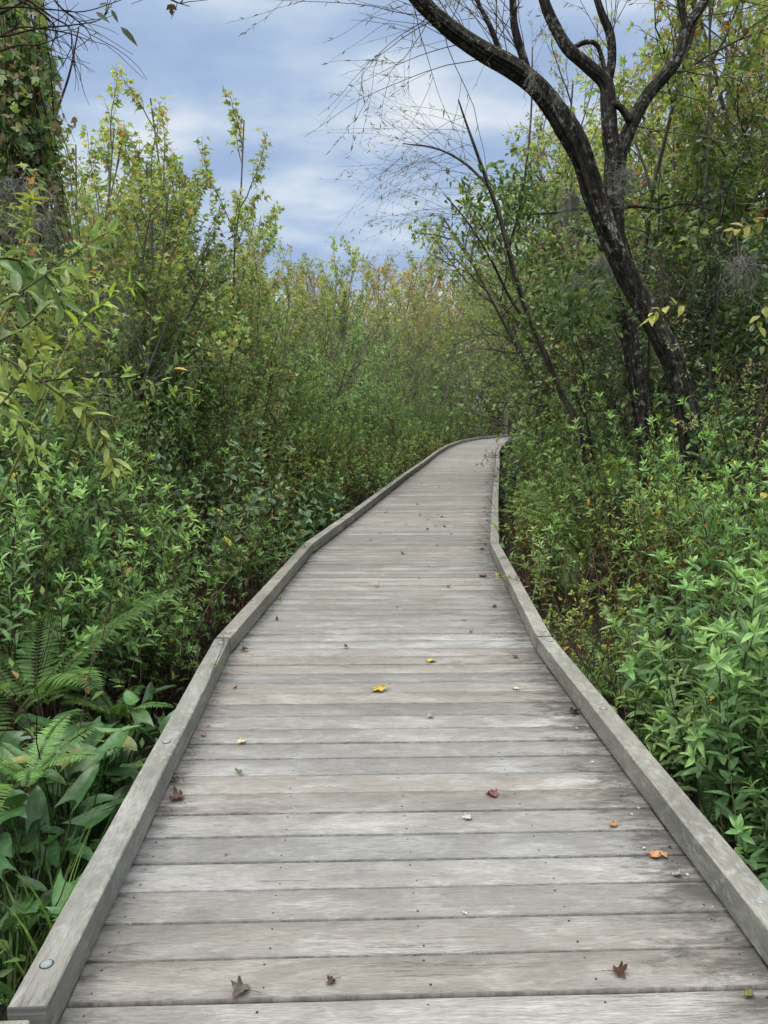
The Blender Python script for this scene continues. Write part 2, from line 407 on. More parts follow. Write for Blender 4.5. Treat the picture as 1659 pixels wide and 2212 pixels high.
bw = thing('boardwalk', 'weathered grey timber boardwalk with low kerb rails winding into the woods', 'boardwalk')
PITCH = 0.1455; GAP = 0.0085; TK = 0.036; KW = 0.085
boards = []
for k in range(len(LST) - 1):
    l0, l1, r0, r1 = LST[k], LST[k + 1], RST[k], RST[k + 1]
    n = max(1, round(((l1 - l0).length + (r1 - r0).length) / 2 / PITCH))
    for i in range(n):
        boards.append((l0.lerp(l1, i / n), r0.lerp(r1, i / n), r0.lerp(r1, (i + 1) / n), l0.lerp(l1, (i + 1) / n)))
HOLES = (0.018, 0.26, 0.50, 0.745, 0.982)
def add_board(mb, q, i):
    rr = random.Random(i * 7 + 3)
    a, b, c, d = q                                 # left-near, right-near, right-far, left-far at kerb inner
    u0 = (b - a).normalized(); u1 = (c - d).normalized()
    ext = KW + 0.012
    a = a - u0 * (ext + rr.uniform(-.006, .006)); b = b + u0 * (ext + rr.uniform(-.006, .006))
    d = d - u1 * ext; c = c + u1 * ext
    f = (d - a).normalized(); g = (c - b).normalized()
    gp = GAP * rr.uniform(0.3, 1.0)
    a = a + f * gp; b = b + g * gp; c = c - g * gp * .6; d = d - f * gp * .6
    dz = rr.uniform(-0.0025, 0.0025); bv = 0.0035
    L = (b - a).length; W = (d - a).length
    ns = 8 if a.y < 12 else 4
    prof = [(0, -TK), (0, -bv), (bv, 0), (1, 0), (2, -bv), (2, -TK)]   # across; 1/2 marks far side
    V = []; A = []; Cc = []
    tone = min(1, max(0, rr.gauss(0.5, 0.24))); tint = rr.random(); seed = rr.uniform(0, 400)
    warp = [rr.uniform(-.0012, .0012) for _ in range(ns + 1)]
    for s in range(ns + 1):
        t = s / ns
        p0 = a.lerp(b, t); p1 = d.lerp(c, t); ww = (p1 - p0).length; dr = (p1 - p0).normalized()
        wv = warp[s] if 0 < s < ns else 0
        for (y, z) in prof:
            yy = {0: 0.0, bv: bv, 1: ww - bv, 2: ww}[y]
            p = p0 + dr * (yy + wv)
            V.append((p.x, p.y, z + dz)); A.append(((t - .5) * L, yy, seed))
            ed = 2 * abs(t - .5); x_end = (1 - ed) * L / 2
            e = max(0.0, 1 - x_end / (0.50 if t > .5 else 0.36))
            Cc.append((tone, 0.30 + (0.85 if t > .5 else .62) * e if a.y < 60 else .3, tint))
    m = len(prof); F = []
    for s in range(ns):
        for j in range(m):
            jj = (j + 1) % m; F.append((s * m + j, s * m + jj, (s + 1) * m + jj, (s + 1) * m + j))
    faces = [(4, F), (m, [list(range(m)), [ns * m + j for j in range(m)][::-1]])]
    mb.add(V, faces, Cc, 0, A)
    if a.y < 13:
        for h in HOLES:
            for vv_ in (0.2, 0.8):
                t = h + rr.uniform(-.004, .004); t = (ext + .012 + t * (L - 2 * ext - .024)) / L
                p0 = a.lerp(b, t); p1 = d.lerp(c, t); p = p0.lerp(p1, vv_ + rr.uniform(-.04, .04))
                ra = rr.uniform(.0024, .0038)
                hv = [(p.x + ra * math.cos(q_ * math.pi / 4), p.y + ra * math.sin(q_ * math.pi / 4), dz + 0.0009) for q_ in range(8)]
                mb.add(hv, [(8, [list(range(8))])], (0, 0, 0), 1)
vis = [i for i, q in enumerate(boards) if q[2].y > 0.9]
ind = set(vis[:100])
far = MB()
for i, q in enumerate(boards):
    if i in ind:
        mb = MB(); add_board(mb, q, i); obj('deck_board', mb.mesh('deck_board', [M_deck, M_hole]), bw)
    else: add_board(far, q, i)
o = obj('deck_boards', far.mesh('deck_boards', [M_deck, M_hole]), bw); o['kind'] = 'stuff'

# kerb rails
def kerb_piece(p, q, side, bolts, off=0.0, dz=0.0):
    rr = random.Random(int(p.y * 1000) + side * 7)
    d = (q - p).normalized(); nrm = Vector((d.y, -d.x, 0)) * side      # outward
    L = (q - p).length - 0.022
    p = p + d * 0.011 + nrm * off
    z0, z1 = 0.020 + dz, 0.111 + dz
    bv = 0.0035; W = KW
    tone = rr.uniform(.35, .65); tint = rr.random(); seed = rr.uniform(0, 300)
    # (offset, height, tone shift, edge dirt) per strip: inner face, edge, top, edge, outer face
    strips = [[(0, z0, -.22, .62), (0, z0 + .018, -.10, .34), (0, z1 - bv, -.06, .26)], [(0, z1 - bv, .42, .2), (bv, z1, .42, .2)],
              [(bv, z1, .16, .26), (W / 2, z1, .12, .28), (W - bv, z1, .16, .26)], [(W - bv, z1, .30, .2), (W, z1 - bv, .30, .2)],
              [(W, z1 - bv, -.1, .3), (W, z0, -.25, .5)], [(W, z0, -.3, .6), (0, z0, -.3, .6)]]  # tone paints light in: lit top, shaded sides and underside, worn highlighted edges
    ns = max(2, int(L / 0.18)); mb = MB()
    wv = [rr.uniform(-.0014, .0014) for _ in range(ns + 1)]; zv = [rr.uniform(-.0010, .0010) for _ in range(ns + 1)]
    for sp_ in strips:
        V, A, Cc = [], [], []; m = len(sp_)
        for s in range(ns + 1):
            t = s / ns; c = p + d * (t * L)
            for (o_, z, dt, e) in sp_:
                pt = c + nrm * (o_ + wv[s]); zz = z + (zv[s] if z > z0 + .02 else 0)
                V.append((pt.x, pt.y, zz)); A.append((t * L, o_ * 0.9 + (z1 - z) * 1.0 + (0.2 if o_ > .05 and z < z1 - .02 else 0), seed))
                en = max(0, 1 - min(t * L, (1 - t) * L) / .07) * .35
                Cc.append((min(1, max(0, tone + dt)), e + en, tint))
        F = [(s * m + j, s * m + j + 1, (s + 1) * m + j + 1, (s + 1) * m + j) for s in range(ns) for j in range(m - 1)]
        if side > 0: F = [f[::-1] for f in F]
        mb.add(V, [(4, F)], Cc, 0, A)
    for s, sg_ in ((0, 1), (ns, -1)):
        c = p + d * (s / ns * L)
        pr = [(0, z0), (0, z1 - bv), (bv, z1), (W - bv, z1), (W, z1 - bv), (W, z0)]
        V = [tuple((c + nrm * (o_ + wv[s])).xy) + (z + (zv[s] if z > z0 + .02 else 0),) for o_, z in pr]
        f = list(range(6))[::side * sg_]
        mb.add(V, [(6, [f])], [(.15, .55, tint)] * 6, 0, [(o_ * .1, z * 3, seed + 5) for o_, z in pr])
    k = obj('kerb_rail', mb.mesh('kerb_rail', M_kerb), bw)
    x = 0.15
    while x < L:
        bl = MB(); c = p + d * x + nrm * (W / 2)
        bl.box((c.x, c.y, 0.011 + dz / 2), (0.14, W - .012, 0.0195), math.atan2(d.y, d.x), (1, 1, 1)); x += 0.75
        obj('spacer_block', bl.mesh('spacer_block', M_under), k)
    for x in bolts:
        if x < 0: x = L + x
        c = p + d * x + nrm * (W * 0.5 + rr.uniform(-.008, .008)); b = MB(); ra = 0.0135; V = []; F = []
        for rk, zk in ((1.0, 0.0), (0.97, 0.0025), (0.75, 0.0045), (0.3, 0.0058)):
            for s in range(18):
                a_ = s * math.pi / 9; V.append((c.x + ra * rk * math.cos(a_), c.y + ra * rk * math.sin(a_), z1 + zk))
        for r_ in range(3):
            for s in range(18): F.append((r_ * 18 + s, r_ * 18 + (s + 1) % 18, (r_ + 1) * 18 + (s + 1) % 18, (r_ + 1) * 18 + s))
        b.add(V, [(4, F), (18, [[54 + s for s in range(18)]])], (1, 1, 1))
        # stained washer ring round the bolt
        V = [(c.x + (ra + .003) * math.cos(s * math.pi / 9), c.y + (ra + .003) * math.sin(s * math.pi / 9), z1 + .0006) for s in range(18)]
        b.add(V, [(18, [list(range(18))])], (0, 0, 0), 1)
        obj('bolt', b.mesh('bolt', [M_zinc, M_hole], True), k)
for side, ST in ((-1, LST), (1, RST)):
    for k in range(len(ST) - 1):
        p, q = ST[k], ST[k + 1]; L = (q - p).length
        n = 1 if L < 3.3 else 2
        if k == 0: n = 2
        for j in range(n):
            a_, b_ = p.lerp(q, j / n), p.lerp(q, (j + 1) / n)
            if k == 1: bl = (0.13 if side < 0 else 0.3, 1.35 if side < 0 else 1.62, -0.08)
            else: bl = (0.09, (b_ - a_).length / 2, -0.09)
            kw = dict(off=0.022, dz=-0.003) if (k == 0 and side < 0) else {}
            if k == 0 and side < 0 and j == n - 1: b_ = b_ - (b_ - a_).normalized() * 0.012
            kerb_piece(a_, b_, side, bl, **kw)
# joists, posts under the deck
ex = MB()
for u in (0.02, 0.5, 0.98):
    for k in range(len(LST) - 1):
        a_ = LST[k].lerp(RST[k], u); b_ = LST[k + 1].lerp(RST[k + 1], u); c = (a_ + b_) / 2
        ex.box((c.x, c.y, -TK - 0.075), ((b_ - a_).length, 0.045, 0.14), math.atan2((b_ - a_).y, (b_ - a_).x), (1, 1, 1))
obj('joist', ex.mesh('joist', M_under), bw)
for k in range(1, len(LST)):
    for ST, sg in ((LST, -1), (RST, 1)):
        c = ST[k]; pm = MB(); pm.box((c.x - sg * .06, c.y, (GZ - .2 - TK) / 2 - .002), (0.1, 0.1, abs(GZ - .2) - TK), 0, (1, 1, 1))
        obj('support_post', pm.mesh('support_post', M_under), bw)

# ------------------------------------------------------------------ leaf templates  (verts, faces, brightness)
def T_(v, f, b): return (np.array(v, float), f, np.array(b, float))
T_lance = T_([(0,0,0),(0,.35,.0),(0,.7,-.03),(0,1,-.12),(-.12,.28,.04),(-.11,.62,.02),(.12,.28,.04),(.11,.62,.02)],
             [(3, [(0,1,4),(0,6,1),(2,3,5),(2,7,3)]), (4, [(1,2,5,4),(1,6,7,2)])], [.8,.85,.95,1.1,1.05,1.05,1.0,1.0])
T_kite = T_([(0,0,0),(0,1,-.08),(-.19,.42,.04),(.19,.42,.04)], [(3, [(0,1,2),(0,3,1)])], [.8,1.05,1.0,1.0])
T_oval = T_([(0,0,0),(0,.5,0),(0,1,-.08),(-.24,.25,.05),(-.25,.62,.03),(.24,.25,.05),(.25,.62,.03)],
            [(4, [(0,1,4,3),(0,5,6,1)]), (3, [(1,2,4),(1,6,2)])], [.8,.85,1.1,1.05,1.05,1.0,1.0])
T_maple = T_([(0,0,0),(0,.45,.02),(-.34,.12,.05),(-.5,.52,-.05),(-.18,.5,.03),(-.2,.72,0),(0,1,-.1),(.2,.72,0),(.18,.5,.03),(.5,.52,-.05),(.34,.12,.05)],
             [(3, [(0,1,2),(1,3,2),(1,4,3),(1,5,4),(1,6,5),(1,7,6),(1,8,7),(1,9,8),(1,10,9),(0,10,1)])], [.8,.85,1,1.1,.95,1,1.1,1,.95,1.1,1])
T_lobe = T_([(0,0,0),(-.42,.38,.04),(-.15,.45,.0),(0,1,-.08),(.15,.45,0),(.42,.38,.04)], [(3, [(0,2,1),(0,4,2),(2,4,3),(0,5,4)])], [.8,1.05,.95,1.1,.95,1.05])
T_arrow = T_([(0,0,0),(0,.45,-.02),(0,1,-.1),(-.10,-.02,.02),(-.25,-.30,.06),(-.34,.05,.08),(-.36,.35,.07),(-.24,.68,.04),(.10,-.02,.02),(.25,-.30,.06),(.34,.05,.08),(.36,.35,.07),(.24,.68,.04)],
             [(3, [(3,4,5),(8,10,9),(1,2,7),(1,12,2),(0,3,5),(0,10,8)]), (4, [(0,5,6,1),(0,1,11,10)]), (3, [(1,6,7),(1,12,11)])],
             [.8,.85,1.0,1,1,1.05,1.05,1.05,.9,.95,.98,.98,1.0])
T_narrow = T_([(0,0,0),(0,1,-.1),(-.055,.4,.01),(.055,.4,.01)], [(3, [(0,1,2),(0,3,1)])], [.9,1,1,1])

def smooth_leaf(wf, lobe=0.0, cup=.10, droop=.12, rows=9):
    v, b = [], []
    for i in range(rows + 1):
        t = i / rows
        for u in (-1, -.5, 0, .5, 1):
            w_ = wf(t); au = abs(u)
            v.append((u * w_, t - lobe * au * au * (1 - t) ** 3 + .05 * au * (1 - t) - .05 * au * t, cup * w_ * 4 * au * au - droop * t * t + .010 * math.sin(t * 16 + u * 2) * au))
            b.append((.82 if u == 0 else 1.0 + (.05 if u > 0 else -.03)) * (1 + (.06 if i % 2 else -.04) * (au > 0)))
    f = [(i * 5 + j, i * 5 + j + 1, (i + 1) * 5 + j + 1, (i + 1) * 5 + j) for i in range(rows) for j in range(4)]
    return (np.array(v, float), [(4, f)], np.array(b, float))
T_arrow = smooth_leaf(lambda t: .33 * (max(0, 1 - t) ** .62) * (.78 + .5 * t) + .002, .42)
T_lance2 = smooth_leaf(lambda t: .135 * math.sin(math.pi * min(1, t ** .8 * .97 + .03)) ** .9 + .002, 0, .12, .16, 7)
T_oval2 = smooth_leaf(lambda t: .25 * math.sin(math.pi * min(1, t ** .9 * .97 + .03)) ** .75 + .002, 0, .10, .16, 7)

def jcol(base, n, v=0.2, h=0.08):
    base = np.asarray(base, float)
    c = base[None] * RG.uniform(1 - v, 1 + v, (n, 1)) * RG.uniform(1 - h, 1 + h, (n, 3))
    return c
def pick(pal, n, wts=None, v=0.2):
    pal = np.asarray(pal, float); i = RG.choice(len(pal), n, p=None if wts is None else np.asarray(wts) / np.sum(wts))
    return pal[i] * RG.uniform(1 - v, 1 + v, (n, 1)) * RG.uniform(.93, 1.07, (n, 3))
def unit(v): v = np.asarray(v, float); return v / (np.linalg.norm(v) + 1e-9)
def rdir(up=0.0):
    v = RG.normal(size=3); v[2] += up; return unit(v)
def curve(p0, d0, L, n, wig=0.1, trop=0.0, grav=(0, 0, 1)):
    pts = [np.asarray(p0, float)]; d = unit(d0); st = L / n
    for _ in range(n):
        d = unit(d + RG.normal(size=3) * wig + np.asarray(grav) * trop); pts.append(pts[-1] + d * st)
    return np.array(pts)
def along(pts, t):
    x = t * (len(pts) - 1); i = min(int(x), len(pts) - 2); f = x - i
    return pts[i] * (1 - f) + pts[i + 1] * f, unit(pts[i + 1] - pts[i])
def perp(d, a):
    r = np.array([0, 0, 1.0]) if abs(d[2]) < .9 else np.array([1.0, 0, 0])
    u = unit(np.cross(d, r)); w_ = np.cross(d, u); return u * math.cos(a) + w_ * math.sin(a)

# ------------------------------------------------------------------ shrub prototypes
G_TIP = (0.205, 0.365, 0.105); G_MID = (0.108, 0.205, 0.066); G_OLD = (0.064, 0.118, 0.042); G_YEL = (0.50, 0.40, 0.075); G_BRN = (0.16, 0.09, 0.04)
def leafy_shoot(lf, st, pts, r0, l0, leaf, mid=G_MID, old=G_OLD, tip=G_TIP, start=0.25, gap=0.034, T=T_lance, wid=1.0, yel=0.045, stemcol=(0.11, 0.088, 0.05), rosette=7, nside=4):
    n = len(pts); L = np.linalg.norm(np.diff(pts, axis=0), axis=1).sum()
    st.tube(pts, np.linspace(r0, r0 * .4, n), nside, stemcol, cap=False)
    k = max(3, int(L * (1 - start) / gap)); a = RG.uniform(0, 6)
    Ps, Ds, Ns, S, C = [], [], [], [], []
    for i in range(k):
        t = start + (1 - start) * (i + RG.uniform(0, .6)) / k
        if t < .55 and RG.random() < .30: a += 2.4; continue
        p, d = along(pts, min(t, .999)); a += 2.4 + RG.normal() * .2
        o = perp(d, a); el = 0.25 + 0.9 * t + RG.normal() * .18
        dd = unit(o + d * el - np.array([0, 0, .35 * (1 - t)]))
        Ps.append(p); Ds.append(dd); Ns.append(unit(d + np.array([0, 0, .6]) + RG.normal(size=3) * .2))
        S.append(leaf * (0.75 + .45 * math.sin(min(t, .9) * 3.0)) * RG.uniform(.75, 1.15) * (1 if t < .85 else .8))
        f = t ** 1.6
        c = (1 - f) * np.array(old) * 1.25 + f * np.array(mid) * 1.1
        if t > .88: c = np.array(mid) * .4 + np.array(tip) * .6
        if RG.random() < yel and t < .75: c = np.array(G_YEL if RG.random() < .7 else G_BRN)
        C.append(c * RG.uniform(.8, 1.2))
    p, d = along(pts, .999)
    for i in range(rosette):
        a += 2.4; o = perp(d, a); el = .35 + 1.1 * i / rosette
        Ps.append(p + d * .004 * i); Ds.append(unit(o + d * el)); Ns.append(unit(d + .3 * RG.normal(size=3)))
        S.append(leaf * (.85 - .5 * i / rosette)); C.append(np.array(tip) * RG.uniform(.8, 1.15))
    lf.leaves(T, Ps, Ds, Ns, S, np.array(C), wid, .15)

def shrub_proto(h, nst, leaf=0.085, spread=0.28, **kw):
    lf, st = MB(), MB()
    for i in range(nst):
        a = RG.uniform(0, 6.28); r = RG.uniform(0, .12)
        p0 = (math.cos(a) * r, math.sin(a) * r, 0)
        lean = RG.uniform(.05, spread)
        hh = h * RG.uniform(.62, 1.06) * (1 - lean * .2)
        pts = curve(p0, (math.cos(a) * lean, math.sin(a) * lean, 1), hh, 8, .07, .03)
        leafy_shoot(lf, st, pts, .0034 + .0013 * hh, hh, leaf, start=.22 if h < 1 else .32, **kw)
        for j in range(RG.integers(1, 4 + int(h))):
            t = RG.uniform(.3, .85); p, d = along(pts, t)
            q = curve(p, unit(d * .8 + perp(d, RG.uniform(0, 6.28))), hh * RG.uniform(.15, .32), 4, .08, .12)
            leafy_shoot(lf, st, q, .003, 0, leaf * .9, start=.1, **dict(dict(rosette=6), **kw))
    return lf, st
def tangle(st, n, h, r=.5, col=(0.06, 0.042, 0.028)):
    for i in range(n):
        p0 = (RG.normal() * r * .4, RG.normal() * r * .4, 0)
        pts = curve(p0, (RG.normal() * .22, RG.normal() * .22, 1), h * RG.uniform(.4, 1), 5, .11)
        c = np.array(col) * RG.uniform(.5, 2.0)
        st.tube(pts, np.linspace(.0035, .0015, 6), 3, c, cap=False)

PROTO = {}
def reg(kind, parts):
    """parts: list of (name, mesh)"""
    PROTO.setdefault(kind, []).append(parts)
for h, n in ((.55, 8), (.55, 9), (.95, 9), (.95, 11), (1.45, 11), (1.45, 12), (2.1, 12), (2.1, 13), (2.7, 13), (2.7, 14)):
    wide = RG.random() < .5
    lf, st = shrub_proto(h, n, .082 if h > .6 else .075, .38, wid=RG.uniform(.95, 1.25))
    tangle(st, 14, h * .75, .22)
    reg('s%.2f' % h, [('foliage', lf.mesh('shrub_foliage', M_leaf)), ('stems', st.mesh('shrub_stems', M_stem))])
for h, n in ((.7, 7), (1.1, 8), (1.6, 9)):
    lf, st = shrub_proto(h, n + 3, .092, .45, mid=(0.098, 0.185, 0.068), old=(0.062, 0.122, 0.046), tip=(0.165, 0.30, 0.095), T=T_lance2, wid=1.15, gap=.030, yel=.012, stemcol=(0.12, 0.14, 0.06))
    reg('b%.2f' % h, [('foliage', lf.mesh('shrub_foliage', M_leaf, True)), ('stems', st.mesh('shrub_stems', M_stem))])
# yellowing, sparser, small leaved shrub
for h, n in ((.8, 10), (1.3, 12), (1.9, 13)):
    lf, st = shrub_proto(h, n, .05, .5, mid=(0.15, 0.22, 0.05), old=(0.09, 0.13, 0.035), tip=(0.24, 0.33, 0.08), yel=.13, T=T_oval, wid=.85, gap=.026)
    tangle(st, 30, h * .9, .28)
    reg('y%.2f' % h, [('foliage', lf.mesh('shrub_foliage', M_leaf)), ('stems', st.mesh('shrub_stems', M_stem))])

for h in (1.0, 1.6):
    lf, st = MB(), MB(); tangle(st, 90, h, .30, (0.10, 0.065, 0.042)); Ps = RG.normal(size=(90, 3)) * (.22, .22, .3 * h) + (0, 0, h * .55)
    lf.leaves(T_oval, Ps, RG.normal(size=(90, 3)) + (0, 0, -1), RG.normal(size=(90, 3)), RG.uniform(.03, .07, 90), pick([(.16, .10, .05), (.10, .06, .03), (.24, .17, .07)], 90), .7, .5)
    reg('d', [('foliage', lf.mesh('dead_foliage', M_dry)), ('stems', st.mesh('dead_shrub_stems', M_stem))])
for h in (.9, 1.5, 2.0):
    lf, st = shrub_proto(h, 9, .10, .6, mid=(0.07, 0.135, 0.05), old=(0.045, 0.085, 0.035), tip=(0.11, 0.19, 0.07), yel=.05, T=T_oval, wid=.9, gap=.040, rosette=3)
    tangle(st, 20, h * .9, .25)
    reg('v%.2f' % h, [('foliage', lf.mesh('shrub_foliage', M_gloss)), ('stems', st.mesh('shrub_stems', M_stem))])
# ferns
def fern_proto(nf, L, pin, col=(0.098, 0.185, 0.05), up=1.2, gap=.022, curl=.09):
    lf, st = MB(), MB()
    for i in range(nf):
        a = i * 6.28 / nf + RG.normal() * .3; LL = L * RG.uniform(.7, 1.08)
        q = curve((0, 0, 0), (math.cos(a), math.sin(a), up * RG.uniform(.8, 1.4)), LL, 12, .03, curl, (math.cos(a) * .35, math.sin(a) * .35, -1))
        st.tube(q, np.linspace(.0035, .001, 13), 3, (0.10, 0.13, 0.04), cap=False)
        Ps, Ds, Ns, S = [], [], [], []
        k = int(LL * .85 / gap)
        c0 = np.array(col) * RG.uniform(.75, 1.3)
        for j in range(k):
            t = .14 + .86 * j / k; p, d = along(q, min(t, .998))
            sd_ = unit(np.cross(d, (0, 0, 1.0) if abs(d[2]) < .97 else (math.cos(a), math.sin(a), 0))); up_ = np.cross(sd_, d)
            l = pin * (math.sin(math.pi * min(1, (t * .82 + .16))) ** .75 + .05)
            for s in (-1, 1):
                Ps.append(p); Ds.append(unit(sd_ * s + d * .35 - up_ * .08 + RG.normal(size=3) * .04)); Ns.append(up_ if True else 0); S.append(l * RG.uniform(.9, 1.08))
        n = len(Ps)
        lf.leaves(T_lance, Ps, Ds, Ns, S, jcol(c0, n, .12), RG.uniform(.62, .8), .1)
    return lf, st
for nf, L, pin in ((7, .95, .12), (9, .75, .09), (6, 1.15, .14)):
    lf, st = fern_proto(nf, L, pin)
    reg('fern', [('fronds', lf.mesh('fern_fronds', M_leaf)), ('stalks', st.mesh('fern_stalks', M_stem))])

# arrow-leaved marsh plant
def arrow_proto(n, h, size, T=T_arrow):
    lf, st = MB(), MB()
    for i in range(n):
        a = RG.uniform(0, 6.28); hh = h * RG.uniform(.45, 1.1); le = RG.uniform(.1, .55)
        q = curve((math.cos(a) * .04, math.sin(a) * .04, 0), (math.cos(a) * le, math.sin(a) * le, 1), hh, 6, .05)
        st.tube(q, np.linspace(.005, .003, 7), 5, (0.07, 0.14, 0.035), cap=False)
        b = a + RG.normal() * .7; up_ = RG.uniform(-.9, 1.5)
        D = unit((math.cos(b), math.sin(b), up_)); Nn = unit((-math.cos(b) * up_, -math.sin(b) * up_, 1) + RG.normal(size=3) * .2)
        c = np.array((0.058, 0.124, 0.042)) * RG.uniform(.65, 1.4)
        if RG.random() < .03: c = np.array((.15, .17, .05))
        if RG.random() < .015: c = np.array((.12, .08, .04))
        lf.leaves(T, [q[-1]], [D], [Nn], size * RG.uniform(.55, 1.1), c, RG.uniform(.9, 1.25), .4)
    return lf, st
for n, h, s in ((11, .52, .165), (9, .60, .18), (13, .44, .15)):
    lf, st = arrow_proto(n, h, s)
    reg('arrow', [('leaves', lf.mesh('marsh_leaves', M_gloss, True)), ('stalks', st.mesh('marsh_stalks', M_stem))])

# grass tuft
def grass_proto(n, h):
    lf = MB()
    for i in range(n):
        a = RG.uniform(0, 6.28); hh = h * RG.uniform(.5, 1.1)
        q = curve((RG.normal() * .04, RG.normal() * .04, 0), (math.cos(a) * .35, math.sin(a) * .35, 1), hh, 7, .04, RG.uniform(.03, .16), (math.cos(a) * .3, math.sin(a) * .3, -1))
        sd_ = unit((-math.sin(a), math.cos(a), 0)); w_ = .0055 * RG.uniform(.7, 1.4)
        V = []; 
        for k, p in enumerate(q):
            f = w_ * (1 - (k / 7) ** 2.2); V += [p - sd_ * f, p + sd_ * f]
        F = [(2 * k, 2 * k + 1, 2 * k + 3, 2 * k + 2) for k in range(7)]
        lf.add(V, [(4, F)], np.array((0.095, 0.19, 0.05)) * RG.uniform(.6, 1.3))
    return lf
for n, h in ((12, .5), (16, .7)):
    lf = grass_proto(n, h); reg('grass', [(None, lf.mesh('grass_tuft', M_leaf))])

# ------------------------------------------------------------------ tree prototypes
def grow(st, tips, p0, d0, L, r, depth, prm, lev=0):
    n = 7 if lev == 0 else 5
    q = curve(p0, d0, L, n, prm['wig'] * (1 + lev * .5), prm['trop'] * (1 if lev else .4))
    rend = r * (.35 if lev == 0 else .3)
    if r > .0018 or prm.get('fine'):
        st.tube(q, np.linspace(r, rend, n + 1), 7 if r > .03 else (5 if r > .012 else 3), np.array(prm['wood']) * RG.uniform(.75, 1.25), cap=False)
    if lev >= depth:
        tips.append(q); return
    if lev == depth - 1 and prm.get('mid', True): tips.append(q[len(q) // 3:])
    k = prm['kids'][lev]; a = RG.uniform(0, 6)
    for i in range(k):
        t = prm['from'][lev] + (1 - prm['from'][lev]) * (i + RG.uniform(0, .9)) / k; t = min(t, .98)
        p, d = along(q, t); a += 2.4
        ang = prm['ang'] * RG.uniform(.7, 1.3)
        dd = unit(d * math.cos(ang) + perp(d, a) * math.sin(ang))
        grow(st, tips, p, dd, L * prm['len'][lev] * RG.uniform(.6, 1.1) * (1.15 - .65 * t), max(r * (.55 - .2 * t), .0015), depth, prm, lev + 1)

def tree_proto(h, stems, prm, leafT, leaf, perm, pal_lo, pal_hi, droop=.3, wid=1.0, mat=None, base_r=None, spread=.2, bark=None, clump=0):
    st, lf, tips = MB(), MB(), []
    for s in range(stems):
        a = RG.uniform(0, 6.28); le = RG.uniform(.3, 1) * spread
        hh = h * (RG.uniform(.7, 1.0) if s else 1.0)
        grow(st, tips, (math.cos(a) * .1 * (stems > 1), math.sin(a) * .1 * (stems > 1), 0), (math.cos(a) * le, math.sin(a) * le, 1), hh, (base_r or h * .011) * RG.uniform(.8, 1.1), prm['depth'], prm)
    Ps, Ds, Ns, S, H = [], [], [], [], []
    for q in tips:
        L = np.linalg.norm(np.diff(q, axis=0), axis=1).sum(); k = max(2, int(L * perm))
        if RG.random() < prm.get('bare', .05): continue
        for i in range(k):
            t = (i + RG.uniform(0, 1)) / k
            if prm.get('clump'): t = t ** .55
            p, d = along(q, min(t, .99))
            o = perp(d, RG.uniform(0, 6.28))
            dd = unit(o + d * RG.uniform(.1, .9) + np.array([0, 0, -droop * RG.uniform(.2, 1.6)]))
            Ps.append(p + o * RG.uniform(0, leaf * .35)); Ds.append(dd); Ns.append(unit(RG.normal(size=3) * .55 + np.array([0, 0, 1.0]))); S.append(leaf * RG.uniform(.65, 1.2)); H.append(p[2])
    if Ps:
        H = np.clip(np.array(H) / h, 0, 1); n = len(H)
        lo = pick(pal_lo[0], n, pal_lo[1]); hi = pick(pal_hi[0], n, pal_hi[1])
        f = (RG.random(n) < np.clip((H - .45) * 2.2, 0, 1))[:, None]
        lf.leaves(leafT, Ps, Ds, Ns, S, np.where(f, hi, lo), wid, .2)
    sm = st.mesh('tree_trunk', bark or M_stem); cm = lf.mesh('tree_crown', mat or M_tree) if Ps else None
    return sm, cm, len(Ps)

GREENS = ([(0.112, 0.180, 0.058), (0.085, 0.145, 0.055), (0.145, 0.200, 0.062), (0.065, 0.112, 0.048)], [3, 3, 2, 2])
AUT = ([(0.155, 0.215, 0.060), (0.21, 0.215, 0.065), (0.22, 0.14, 0.07), (0.20, 0.09, 0.06), (0.12, 0.175, 0.058)], [5, 1.4, .45, .3, 4])
ORG = ([(0.26, 0.19, 0.08), (0.24, 0.125, 0.075), (0.20, 0.215, 0.065), (0.145, 0.18, 0.06)], [1.6, 1, 3, 3])
PALE = (0.26, 0.23, 0.19); BRN = (0.10, 0.075, 0.052)
maple = dict(wig=.07, trop=.10, kids=[12, 5, 3], **{'from': [.22, .2, .15]}, ang=.56, len=[.31, .42, .4], depth=2, wood=PALE, bare=.04)
thick = dict(wig=.12, trop=.05, kids=[11, 6, 3], **{'from': [.10, .15, .15]}, ang=.95, len=[.42, .45, .4], depth=2, wood=BRN, bare=.03)
twiggy = dict(wig=.13, trop=.03, kids=[12, 7, 4], **{'from': [.15, .1, .1]}, ang=.85, len=[.42, .5, .5], depth=3, wood=(0.15, 0.125, 0.10), bare=.18)
for i in range(4):
    s_, c_, n_ = tree_proto(6, 3 if i % 2 else 2, maple, T_lobe, .115, 34, GREENS, AUT, .6, 1.0, spread=.15, base_r=.03)
    reg('maple', [('trunk', s_), ('crown', c_)])
TPAL = [GREENS, ([(0.075, 0.135, 0.058), (0.055, 0.10, 0.048), (0.10, 0.165, 0.06)], [3, 2, 2]), ([(0.15, 0.20, 0.055), (0.12, 0.175, 0.05), (0.19, 0.20, 0.06)], [3, 3, 1]), ([(0.10, 0.175, 0.065), (0.135, 0.215, 0.07), (0.08, 0.13, 0.055)], [3, 2, 2]), ([(0.13, 0.155, 0.06), (0.10, 0.125, 0.055), (0.17, 0.14, 0.06)], [3, 2, 1])]
